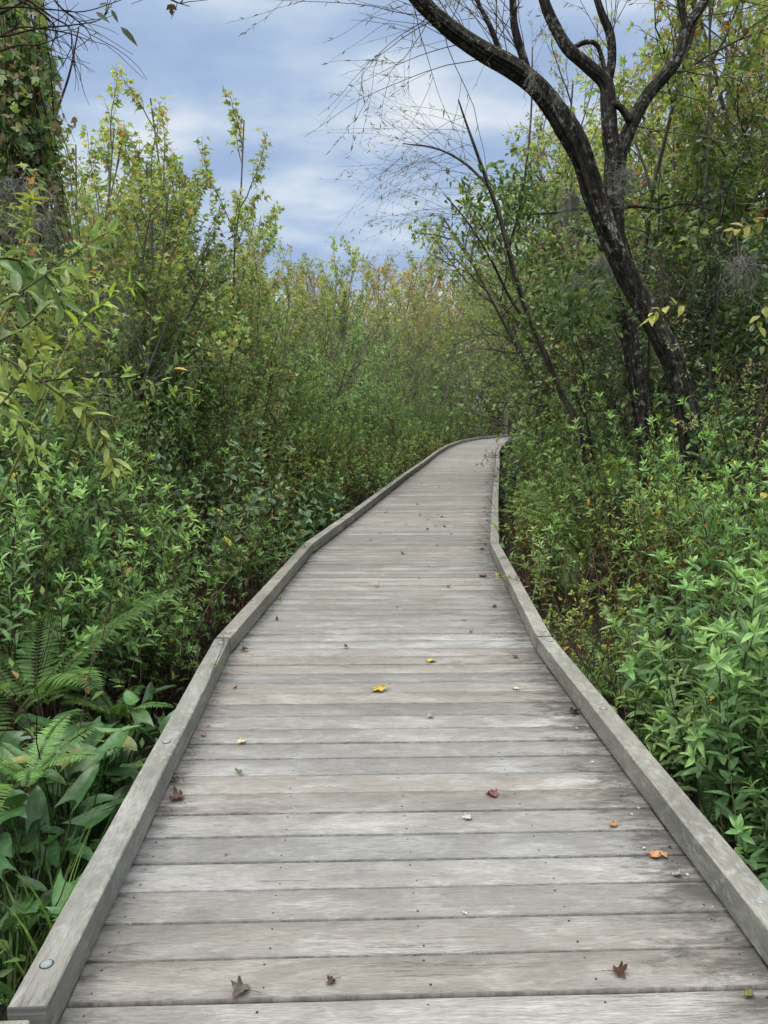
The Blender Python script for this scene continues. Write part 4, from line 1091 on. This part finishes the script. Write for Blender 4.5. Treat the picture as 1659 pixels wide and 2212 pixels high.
twig_fan(st, lf, c1, 15, 1.2, lft, WL, .055, 4, .002, WC, .2, 4, -.02)
twig_fan(st, lf, c3, 15, 1.1, lft, WL, .055, 4, .002, WC, .1, 4, -.02)
twig_fan(st, lf, c2, 9, .8, upw, WL, .06, 4, .002, WC, .2, 3)
o = obj('twigs', st.mesh('twigs', M_bark2), Cc); o.location = (-co[0], -co[1], -co[2])
# dark leafy clumps on it
for (px, py, Y, n) in ((1060, 500, 8.6, 260), (1130, 430, 8.8, 420), (1020, 440, 8.6, 130), (1150, 560, 8.7, 160), (1230, 640, 7.4, 380), (1300, 660, 7.3, 160), (1080, 400, 8.5, 120), (1180, 470, 8.5, 160)):
    c = P(px, py, Y); q = RG.normal(size=(n, 3)) * (.20, .2, .16) + (c.x, c.y, c.z)
    lf.leaves(T_oval, q, RG.normal(size=(n, 3)) + (0, 0, .2), RG.normal(size=(n, 3)) * .5 + (0, 0, 1), RG.uniform(.06, .11, n), pick([(0.06, 0.12, 0.04), (0.09, 0.16, 0.05), (0.045, 0.085, 0.035), (.13, .20, .06)], n), .7, .2)
o = obj('crown', lf.mesh('crown', M_leaf), Cc); o.location = (-co[0], -co[1], -co[2])

# hanging moss
def moss(px, py, Y, L, wd, n, label):
    p = P(px, py, Y); mb_ = MB()
    for i in range(n):
        x0 = RG.normal() * wd * .45; q = curve((x0, RG.normal() * .05, RG.uniform(-.05, .05)), (RG.normal() * .3, RG.normal() * .3, -1), L * RG.uniform(.2, 1) * math.exp(-(x0 / wd) ** 2), 12, .75, .38, (0, 0, -1))
        mb_.tube(q, np.linspace(.002, .001, 13), 3, np.array((.30, .295, .25)) * RG.uniform(.5, 1.2), cap=False)
    tag(obj('hanging_moss', mb_.mesh('hanging_moss', M_moss), loc=p), label, 'moss')
moss(1238, 420, 7.0, .75, .07, 90, 'grey hanging moss curtain left of the leaning trunk below its bulge')
moss(1350, 370, 7.4, .60, .07, 110, 'grey hanging moss strand right below the fork of the straight trunk')
moss(1150, 165, 6.4, .30, .05, 40, 'grey moss tuft under the long limb high up')
moss(1205, 200, 6.4, .28, .05, 45, 'grey moss tuft on the bulge of the leaning trunk')
moss(1310, 560, 7.2, .75, .10, 110, 'pale moss hanging behind the crossing of the two trunks')
moss(1610, 560, 7.2, .9, .10, 120, 'grey moss hanging in the dark evergreens at the right edge')
moss(1240, 600, 7.9, .6, .12, 90, 'thin moss curtain between the brown sapling and the dark trunks')
moss(30, 400, 5.5, .95, .22, 200, 'broad grey moss curtain on the vine-covered trunk at left')
moss(75, 470, 5.4, .7, .14, 90, 'second moss curtain low on the vine-covered trunk at left')
moss(230, 640, 6.2, .9, .14, 130, 'grey moss hanging inside the left thicket')

# vine-covered tree on the left edge
D_ = thing('vine_covered_tree', 'tall trunk wrapped in dark hanging vines and moss at the left edge', 'tree', tuple(P(20, 1100, 6.2)))
do = D_.location; tr = MB(); YD = 6.2
dm = limb(tr, [(20, 1100, 52), (25, 800, 48), (36, 600, 42), (22, 400, 36), (40, 200, 32), (28, 0, 28), (20, -150, 24)], YD, 16, 7, .15, 31)
d2 = limb(tr, [(60, 900, 14), (80, 620, 12), (90, 420, 9), (80, 200, 8), (90, 20, 7)], YD - .3, 8, 6, .1, 32)
d3 = limb(tr, [(95, 420, 10), (115, 330, 9), (118, 260, 8), (150, 160, 6), (170, 60, 4)], YD + 1.5, 6, 6, .1, 33)
o = obj('trunk', tr.mesh('trunk', M_bark, True), D_); o.location = (-do[0], -do[1], -do[2])
st, lf = MB(), MB()
for i in range(170):
    c = P(min(118, RG.uniform(-60, 95) + 25 * RG.random() ** 3), RG.uniform(-120, 330), YD + RG.uniform(-.5, .5)); q = curve((c.x, c.y, c.z), (RG.normal() * .12, RG.normal() * .12, -1), RG.uniform(.6, 1.7), 10, .16, .35, (0, 0, -1))
    st.tube(q, .0015 + .0035 * RG.random() ** 2, 4, np.array((.5, .4, .3)) * RG.uniform(.4, 1.5), cap=False)
    n = RG.integers(14, 50); Ps = [along(q, t)[0] + RG.normal(size=3) * .03 for t in RG.uniform(0, 1, n)]
    lf.leaves(T_maple, Ps, RG.normal(size=(n, 3)) + (0, 0, -.6), RG.normal(size=(n, 3)) * .6 + (0, -.3, .6), RG.uniform(.05, .09, n), pick([(0.06, 0.11, 0.04), (0.11, 0.16, 0.05), (0.13, 0.11, 0.06), (0.04, 0.07, 0.03)], n), .9, .2)
o = obj('vines', st.mesh('vines', M_bark2), D_); o.location = (-do[0], -do[1], -do[2])
o = obj('crown', lf.mesh('crown', M_tree), D_); o.location = (-do[0], -do[1], -do[2])

# ------------------------------------------------------------------ near branches entering from the left, top left, right
def spray(name, label, px_pts, Y0, Y1, leaf, col, stemcol, n, wid=1.0, T=T_lance2, r=.004, cat='branch', droop=.3, tip=None, rosette=0, t0=.15, mat=None, root=None):
    pts_ = [P(a, b, Y0 + (Y1 - Y0) * i / (len(px_pts) - 1)) for i, (a, b) in enumerate(px_pts)]
    c = catmull([tuple(p) for p in pts_], 5)
    t = thing(name, label, cat, tuple(pts_[0])); oo = t.location
    st, lf = MB(), MB(); st.tube(c, np.linspace(r, r * .35, len(c)), 6, stemcol)
    if root is not None:
        g = Vector(root); b = catmull([tuple(g), tuple((g + pts_[0]) / 2 + Vector((-.08, 0, .12))), tuple(pts_[0])], 5)
        st.tube(b, np.linspace(r * 2, r, len(b)), 6, stemcol)
    Ps, Ds, Ns, S, C = [], [], [], [], []; a = RG.uniform(0, 6)
    for i in range(n):
        tt = t0 + (1 - t0) * i / n; p, d = along(c, min(tt, .995)); a += 2.4
        Ps.append(p); Ds.append(unit(perp(d, a) + d * RG.uniform(.3, .9) - np.array([0, 0, droop]))); Ns.append(unit(np.array([0, -.35, 1]) + RG.normal(size=3) * .35)); S.append(leaf * RG.uniform(.7, 1.15) * (1 - .35 * tt))
        cc_ = np.array(col) * RG.uniform(.75, 1.25)
        if tip is not None: cc_ = cc_ * (1 - tt) + np.array(tip) * tt
        C.append(cc_)
    p, d = along(c, .995)
    for i in range(rosette):
        a += 2.4; Ps.append(p); Ds.append(unit(perp(d, a) + d * (.2 + i * .15))); Ns.append(unit(d + RG.normal(size=3) * .2)); S.append(leaf * (.8 - .5 * i / rosette)); C.append(np.array(tip if tip is not None else col) * RG.uniform(.85, 1.15))
    lf.leaves(T, Ps, Ds, Ns, S, np.array(C), wid, .25)
    o = obj('stem', st.mesh('stem', M_stem), t); o.location = (-oo[0], -oo[1], -oo[2])
    o = obj('leaves', lf.mesh('leaves', mat or M_leaf, True), t); o.location = (-oo[0], -oo[1], -oo[2])
    return t
YG = (0.155, 0.215, 0.045); FG = (0.085, 0.15, 0.062)
rl = (-1.75, 1.9, GZ)
spray('leafy_branch', 'near branch arching down at left with large yellow-green leaves and a pale drooping tip', [(-60, 740), (40, 790), (132, 855), (208, 915), (240, 987), (258, 1030)], 2.0, 2.0, .092, YG, (0.16, 0.15, 0.06), 26, 1.0, tip=(.3, .36, .1), root=rl)
spray('leafy_branch', 'blurry near stem rising at the left edge with soft green leaves', [(-60, 690), (60, 620), (150, 555), (235, 500)], 1.9, 2.2, .088, FG, (0.12, 0.14, 0.05), 22, 1.2, rosette=5, tip=(.16, .26, .09), root=(-1.8, 1.8, GZ))
spray('leafy_branch', 'thin upright near shoot at the left edge with small leaves and yellow buds', [(30, 640), (45, 560), (60, 480), (70, 430)], 2.1, 2.1, .07, FG, (0.25, 0.28, 0.08), 18, 1.0, rosette=6, tip=(.25, .30, .06), root=(-1.9, 1.9, GZ))
spray('leafy_branch', 'horizontal dark twig at left with hanging yellow-green leaves', [(-50, 860), (90, 825), (200, 815), (330, 820), (440, 850)], 2.3, 3.2, .085, YG, (0.05, 0.035, 0.025), 24, .95, droop=.6, root=(-2.2, 2.2, GZ))
spray('leafy_branch', 'yellow-green spray in front of the left thicket above the dark twig', [(140, 760), (175, 695), (215, 660), (260, 630), (300, 600)], 2.8, 3.0, .09, (0.20, 0.30, 0.04), (0.25, 0.26, 0.08), 16, .95, root=(-1.95, 3.0, GZ))
spray('leafy_branch', 'second leafy shoot at the left edge half out of frame', [(-80, 980), (-20, 900), (30, 840), (70, 780), (90, 740)], 1.9, 2.0, .085, (0.15, 0.22, 0.06), (0.12, 0.10, 0.05), 22, 1.1, rosette=8, tip=(.3, .36, .09), root=(-1.9, 1.75, GZ))
spray('bare_twig', 'straight bare grey twig lying across the left shrubs', [(-40, 880), (100, 862), (200, 855), (290, 840)], 2.6, 3.3, .05, FG, (0.07, 0.06, 0.05), 3, 1.0, cat='twig', root=(-2.3, 2.5, GZ))
spray('leafy_branch', 'soft green near shoot leaning right, second from the left edge', [(-40, 760), (60, 700), (120, 640), (170, 600)], 2.2, 2.4, .095, FG, (0.10, 0.11, 0.05), 20, 1.25, rosette=6, tip=(.2, .3, .09), root=(-1.9, 2.1, GZ))
spray('leafy_branch', 'drooping near branch with dull green leaves half out of frame at left', [(-90, 600), (-10, 560), (60, 570), (110, 610), (140, 670)], 2.0, 2.2, .10, FG, (0.10, 0.09, 0.05), 22, 1.2, tip=(.16, .26, .09), root=(-2.0, 1.9, GZ))
spray('leafy_branch', 'thin near shoot with yellow-green leaves hanging low at left', [(-60, 800), (20, 880), (70, 960), (90, 1040)], 2.2, 2.3, .09, (0.18, 0.26, 0.05), (0.10, 0.09, 0.05), 18, 1.0, tip=(.26, .34, .1), root=(-2.0, 2.2, GZ))
# right edge shrub, near, bright leaves
for i, (px, py, Y, s, lab) in enumerate([(1600, 1360, 3.0, 1.0, 'bright large-leaved shrub halfway down the lower right edge'), (1500, 1440, 3.3, .85, 'low bright shrub with large leaves crowding the right kerb'), (1630, 1040, 3.3, 1.1, 'tall light green shrub with large leaves at the right edge'),
                                         (1560, 1610, 2.7, .7, 'lowest bright shrub at lower right hanging over the kerb'), (1680, 1500, 2.5, .9, 'large-leaved shrub cut off by the right edge'), (1440, 1330, 3.8, .9, 'pale green shrub just outside the right kerb joint'),
                                         (1640, 1200, 3.0, 1.0, 'large-leaved shrub between the tall and the halfway one at the right edge'), (1530, 1230, 3.9, 1.0, 'fresh large-leaved shrub behind the low one at the right kerb'), (1600, 1690, 2.4, .7, 'small large-leaved sprout above the near right kerb')]):
    p = P(px, py, Y); d, sd_, _ = path_dist(p.x, p.y)
    if d < 1.36: p.x += 1.36 - d
    H = p.z - GZ; hh = min((.7, 1.1, 1.6), key=lambda q: abs(q - H * .95))
    place('b%.2f' % hh, 'bright_shrub', lab, 'shrub', (p.x, p.y, gz(p.x, p.y)), None, s=1.1 * s, sz=H / hh, tilt=.03)
for i, (px, py, Y, s) in enumerate([(690, 1130, 8.6, .8), (420, 1370, 4.7, .8), (350, 1260, 4.7, .9), (250, 1210, 4.4, 1.0), (450, 1250, 5.2, .9), (150, 1120, 4.2, 1.0), (60, 1030, 3.9, 1.1), (540, 1150, 6.4, .9), (300, 1090, 5.0, 1.0), (180, 960, 4.6, 1.0)]):
    p = P(px, py, Y); d, sd_, _ = path_dist(p.x, p.y)
    if d < 1.4: p.x -= 1.4 - d
    H = p.z - GZ; hh = min(HS, key=lambda q: abs(q - H))
    place('s%.2f' % hh, 'bright_shrub', 'fresh green shrub standing out in front of the left thicket', 'shrub', (p.x, p.y, gz(p.x, p.y)), 'front shrubs of the left thicket', s=s, sz=H / hh, tilt=.04)

# top-left bare twigs
t = thing('willow_twigs', 'thin bare willow twigs with a few long leaves entering at the top left corner', 'branch', tuple(P(-150, 60, 3.0)))
oo = t.location; st, lf = MB(), MB()
for data in ([(-150, 60), (0, 18), (100, 20), (180, 25), (262, 0)], [(-150, 100), (0, 80), (80, 62), (150, 55), (210, 45), (235, 25)], [(60, 0), (110, 35), (150, 60), (155, 100), (160, 145)], [(-20, 90), (40, 60), (110, 65), (170, 80), (190, 110)], [(-60, -40), (60, 10), (120, 60), (110, 110), (130, 170)], [(100, -30), (130, 15), (185, 60), (200, 95)], [(340, -20), (375, 2), (410, 14)], [(0, 30), (70, -5), (140, -30)], [(-50, 130), (30, 100), (90, 95), (150, 70)]):
    c = catmull([tuple(P(a, b, 3.0 + .1 * math.sin(a))) for a, b in data], 5); st.tube(c, np.linspace(.0045, .0012, len(c)), 5, (.35, .25, .2))
    for j in range(7):
        p, d = along(c, RG.uniform(.1, .95)); q = curve(p, unit(d + perp(d, RG.uniform(0, 6.28)) * .7), RG.uniform(.08, .3), 5, .12, -.05); st.tube(q, np.linspace(.0018, .0008, 6), 3, (.3, .22, .18))
for (a, b, a2, b2, s) in ((260, 58, 297, 95, 1), (212, 12, 238, 5, .9), (206, 25, 238, 52, .9), (240, 20, 256, 50, .9), (225, 22, 244, 12, .6), (214, 70, 200, 76, .6)):
    p, q = P(a, b, 3.0), P(a2, b2, 3.0); L = (q - p).length
    lf.leaves(T_lance, [tuple(p)], [tuple(q - p)], [(0, -1, .4)], L, (0.06, 0.075, 0.035), 1.1, .2)
c = P(370, 8, 3.0); lf.leaves(T_maple, [tuple(c)], [(0, 0, -1)], [(0, -1, .3)], .04, (0.05, 0.035, 0.02))
o = obj('twigs', st.mesh('twigs', M_bark2), t); o.location = (-oo[0], -oo[1], -oo[2])
o = obj('leaves', lf.mesh('leaves', M_leaf), t); o.location = (-oo[0], -oo[1], -oo[2])

# right edge yellow leaves
for i, (pp, lab) in enumerate([([(1720, 430), (1660, 470), (1610, 490), (1575, 500)], 'near twig with large yellow-green leaves at the right edge, upper one'),
                               ([(1740, 600), (1670, 640), (1640, 690), (1650, 760)], 'near twig with large yellow-green leaves at the right edge, lower one'),
                               ([(1530, 700), (1480, 660), (1420, 670), (1400, 700)], 'short twig with yellow leaves in front of the leaning trunk')]):
    spray('leafy_branch', lab, pp, 3.6, 3.6, .085, (.22, .24, .055), (0.10, 0.08, 0.05), 11, 1.7, r=.0035, t0=.3)
# green metal trail stake near the bend
sp_ = thing('marker_stake', 'thin dark green stake standing in front of the bend of the boardwalk', 'stake', tuple(PZ(1071, 946, 0) + Vector((-.12, 1.5, 0))))
sb = MB(); sb.box((0, 0, .55), (.05, .05, 2.1), 0, (.05, .12, .07)); obj('post', sb.mesh('stake_post', M_stem), sp_)
sb = MB(); sb.box((0, 0, 1.62), (.054, .054, .05), 0, (.5, .2, .08)); obj('cap', sb.mesh('stake_cap', M_stem), sp_)
sp_.location = (2.9, 33.6, 0)

# ------------------------------------------------------------------ fallen leaves on the deck
LITTER = [
 (815, 1490, .115, 'm', (.55, .42, .03), 'large yellow maple leaf with brown edges in the middle of the deck'),
 (930, 1428, .072, 'm', (.62, .44, .03), 'bright yellow leaf just beyond the large one on the deck'),
 (815, 1267, .055, 'c', (.45, .33, .04), 'curled yellow-brown leaf mid-deck before the bend'),
 (968, 1268, .06, 'c', (.10, .045, .03), 'dark reddish-brown curled leaf mid-deck before the bend'),
 (1043, 1245, .085, 'o', (.16, .09, .05), 'round brown leaf close to the right kerb bend'),
 (748, 1398, .035, 'c', (.04, .03, .02), 'small blackish crumpled leaf left of centre'),
 (1066, 1718, .07, 'c', (.26, .09, .08), 'curled pink and red leaf on the near right boards'),
 (1012, 1767, .045, 'm', (.62, .60, .50), 'small pale cream leaf near the curled pink leaf'),
 (1325, 1783, .045, 'o', (.42, .20, .09), 'small orange leaf near the right kerb'),
 (1412, 1848, .055, 'm', (.52, .30, .12), 'tan leaf with a stem near the right kerb'),
 (1432, 1846, .040, 'o', (.50, .27, .11), 'orange-tan leaf touching the tan leaf near the right kerb'),
 (1460, 1890, .045, 'c', (.38, .38, .36), 'pale grey curled leaf closest to the near right kerb'),
 (1115, 1487, .055, 'm', (.60, .55, .36), 'cream leaf with pointed lobes before the right kerb joint'),
 (929, 1548, .05, 'c', (.36, .36, .35), 'grey-white curled leaf right of the large yellow leaf'),
 (523, 1603, .055, 'm', (.62, .50, .26), 'pale yellow leaf with a stem near the left kerb'),
 (440, 1588, .035, 'o', (.40, .24, .14), 'small tan leaf beside the left kerb'),
 (515, 1668, .06, 'n', (.14, .15, .05), 'narrow olive curled leaf on the left boards'),
 (385, 1727, .075, 'c', (.15, .10, .075), 'brown curled leaf on the boards by the left kerb'),
 (378, 1685, .05, 'c', (.20, .17, .15), 'grey crumpled leaf tucked against the left kerb'),
 (394, 1677, .04, 'n', (.30, .15, .07), 'narrow rusty leaf beside the grey crumpled leaf'),
 (530, 1405, .065, 'c', (.19, .10, .07), 'reddish-brown leaf at the left kerb joint'),
 (487, 1455, .035, 'o', (.40, .22, .10), 'small orange-brown leaf against the left kerb'),
 (508, 1487, .03, 'c', (.04, .035, .03), 'tiny black shrivelled leaf by the left kerb'),
 (523, 2143, .065, 'c', (.15, .125, .10), 'large grey-brown leaf with long stem at the bottom left of the deck'),
 (717, 2122, .035, 'c', (.11, .07, .05), 'small dark brown leaf at the bottom centre of the deck'),
 (1335, 2102, .055, 'c', (.085, .035, .025), 'dark maroon curled leaf at the bottom right of the deck'),
 (1617, 2148, .035, 'o', (.20, .19, .05), 'small olive bud-like leaf in the bottom right corner'),
 (1003, 1973, .03, 'n', (.65, .60, .36), 'tiny cream leaf sliver on the near centre boards'),
 (1238, 1540, .075, 'c', (.05, .04, .035), 'blackish curled leaf under the edge of the right kerb'),
 (1113, 1420, .045, 'c', (.11, .11, .04), 'olive leaf close to the right kerb joint'),
 (1018, 1365, .055, 'n', (.32, .28, .24), 'narrow pale grey leaf right of centre'),
 (1003, 1341, .045, 'n', (.07, .05, .035), 'narrow dark leaf beyond the pale grey one right of centre'),
 (598, 1339, .065, 'n', (.09, .05, .03), 'long dark leaf sliver near the left kerb'),
 (1067, 1312, .05, 'c', (.10, .07, .05), 'brown crumpled leaf near the middle of the right kerb'),
 (905, 1250, .03, 'c', (.15, .07, .05), 'tiny rust leaf in mid-deck before the bend'),
 (930, 1224, .045, 'c', (.55, .55, .5), 'small whitish leaf mid-deck before the bend'),
 (870, 1197, .055, 'c', (.17, .19, .08), 'grey-green leaf in mid-deck at the bend'),
 (858, 1312, .025, 'c', (.04, .03, .02), 'tiny black leaf at the deck centre line'),
 (660, 1217, .08, 'n', (.28, .40, .07), 'fresh green narrow leaf against the left kerb'),
]
def outline(shp, th):
    if shp in 'mc':
        r = .25 + .03 * abs(math.sin(th * 9))
        for c, w_, a_ in ((math.pi / 2, .36, .27), (math.pi / 2 + .95, .32, .22), (math.pi / 2 - .95, .32, .22), (math.pi / 2 + 1.95, .35, .12), (math.pi / 2 - 1.95, .35, .12)):
            dd = (th - c + math.pi) % (2 * math.pi) - math.pi; r += a_ * math.exp(-(dd / w_) ** 2)
        return r, r
    wd = .30 if shp == 'o' else .13
    return .5, wd
def deck_leaf(px, py, size, shp, col, label, group=None):
    p = PZ(px, py, .004); mb_ = MB(); na, nr = 36, 5
    ang = RG.uniform(0, 6.28); ax = RG.uniform(0, 3.14); cu = {'m': .35, 'c': 1.1, 'o': .6, 'n': .9}[shp]; sd_ = RG.uniform(0, 50)
    V, C = [], []
    for j in range(nr + 1):
        for i in range(na):
            th = i * 2 * math.pi / na; rx, ry = outline(shp, th); f = j / nr
            if shp in 'mc': x, y = rx * f * math.cos(th), rx * f * math.sin(th)
            else: x, y = ry * f * math.cos(th), rx * f * math.sin(th) * (1 if shp == 'o' else 1.1); x *= (1 - (abs(y) * 2) ** 3 * .6)
            u = x * math.cos(ax) + y * math.sin(ax)
            z = cu * u * u * (1 + .5 * f) + .06 * mnoise.noise(Vector((x * 5 + sd_, y * 5, 0))) * (1 + cu) + .02 * f * math.sin(th * 5 + sd_)
            sh = 1 / (1 + cu * .5 * abs(u))
            V.append([x * sh, y * sh, z])
            nz_ = mnoise.noise(Vector((x * 7 + sd_, y * 7, 3)))
            c = (np.array(col) * .8 + np.mean(col) * .14) * (1 + .35 * nz_)
            if f > .75 and nz_ > -.1: c = c * .5 + np.array((.10, .05, .02)) * .5
            vein = min(abs(((th - math.pi / 2) % .95) - 0), abs(((th - math.pi / 2) % .95) - .95))
            if shp in 'mc' and vein < .1 and 0 < f < .9: c = c * .75
            C.append(c)
    V = np.array(V) * size * .98; V[:, 2] -= V[:, 2].min(); V[:, 2] += .0015
    F = []
    for j in range(nr):
        for i in range(na): F.append((j * na + i, j * na + (i + 1) % na, (j + 1) * na + (i + 1) % na, (j + 1) * na + i))
    mb_.add(V, [(4, F)], np.array(C))
    if shp != 'n': mb_.tube([(0, -size * .05, V[0][2]), (size * .06, -size * .35, V[0][2] + .002), (size * .02, -size * .75, .004)], [.0011, .0009, .0008], 4, np.array(col) * .5)
    o = obj('fallen_leaf', mb_.mesh('fallen_leaf', M_dry, True), loc=p); o.rotation_euler = (0, 0, ang)
    tag(o, label, 'leaf', group)
for a in LITTER: deck_leaf(*a)
for i in range(60):
    py = 960 + 230 * RG.random() ** 1.0; 
    if RG.random() < .35: px = 1052 + RG.normal() * 7
    else: px = RG.uniform(700 + max(0, (1180 - py)) * 1.15, 1050)
    p = PZ(px, py, 0)
    if path_dist(p.x, p.y)[0] > .82: continue
    deck_leaf(px, py, RG.uniform(.03, .06), 'c' if RG.random() < .7 else 'n', tuple(np.array([(.12, .07, .045), (.05, .04, .03), (.25, .17, .09)][RG.integers(3)])), 'tiny dry brown leaf scattered on the far boards beyond the bend', 'tiny dry leaves on the far boards')
for i in range(110):
    y = RG.uniform(1.8, 9); s_ = RG.uniform(.03, .97) if i < 26 else (.985 - .05 * RG.random() ** 2 if RG.random() < .6 else .015 + .05 * RG.random() ** 2); k = 1 if y < 4.2 else 2
    f = (y - LST[k].y) / (LST[k + 1].y - LST[k].y); q = LST[k].lerp(LST[k + 1], f).lerp(RST[k].lerp(RST[k + 1], f), s_)
    mb_ = MB(); s = RG.uniform(.008, .018)
    mb_.leaves(T_kite, [(0, 0, .003)], [(1, 0, .1)], [(0, 0, 1)], s, pick([(.5, .47, .38), (.1, .07, .05), (.3, .2, .1)], 1), 2.0)
    o = obj('leaf_scrap', mb_.mesh('leaf_scrap', M_dry), loc=(q.x, q.y, .001)); o.rotation_euler = (0, 0, RG.uniform(0, 6))
    tag(o, 'tiny scrap of dry leaf on the near boards', 'leaf scrap', 'tiny leaf scraps on the near boards')

tot = sum(len(o.data.polygons) for o in COL.objects if o.type == 'MESH')
print('objects', len(COL.objects), 'instanced polys', tot)
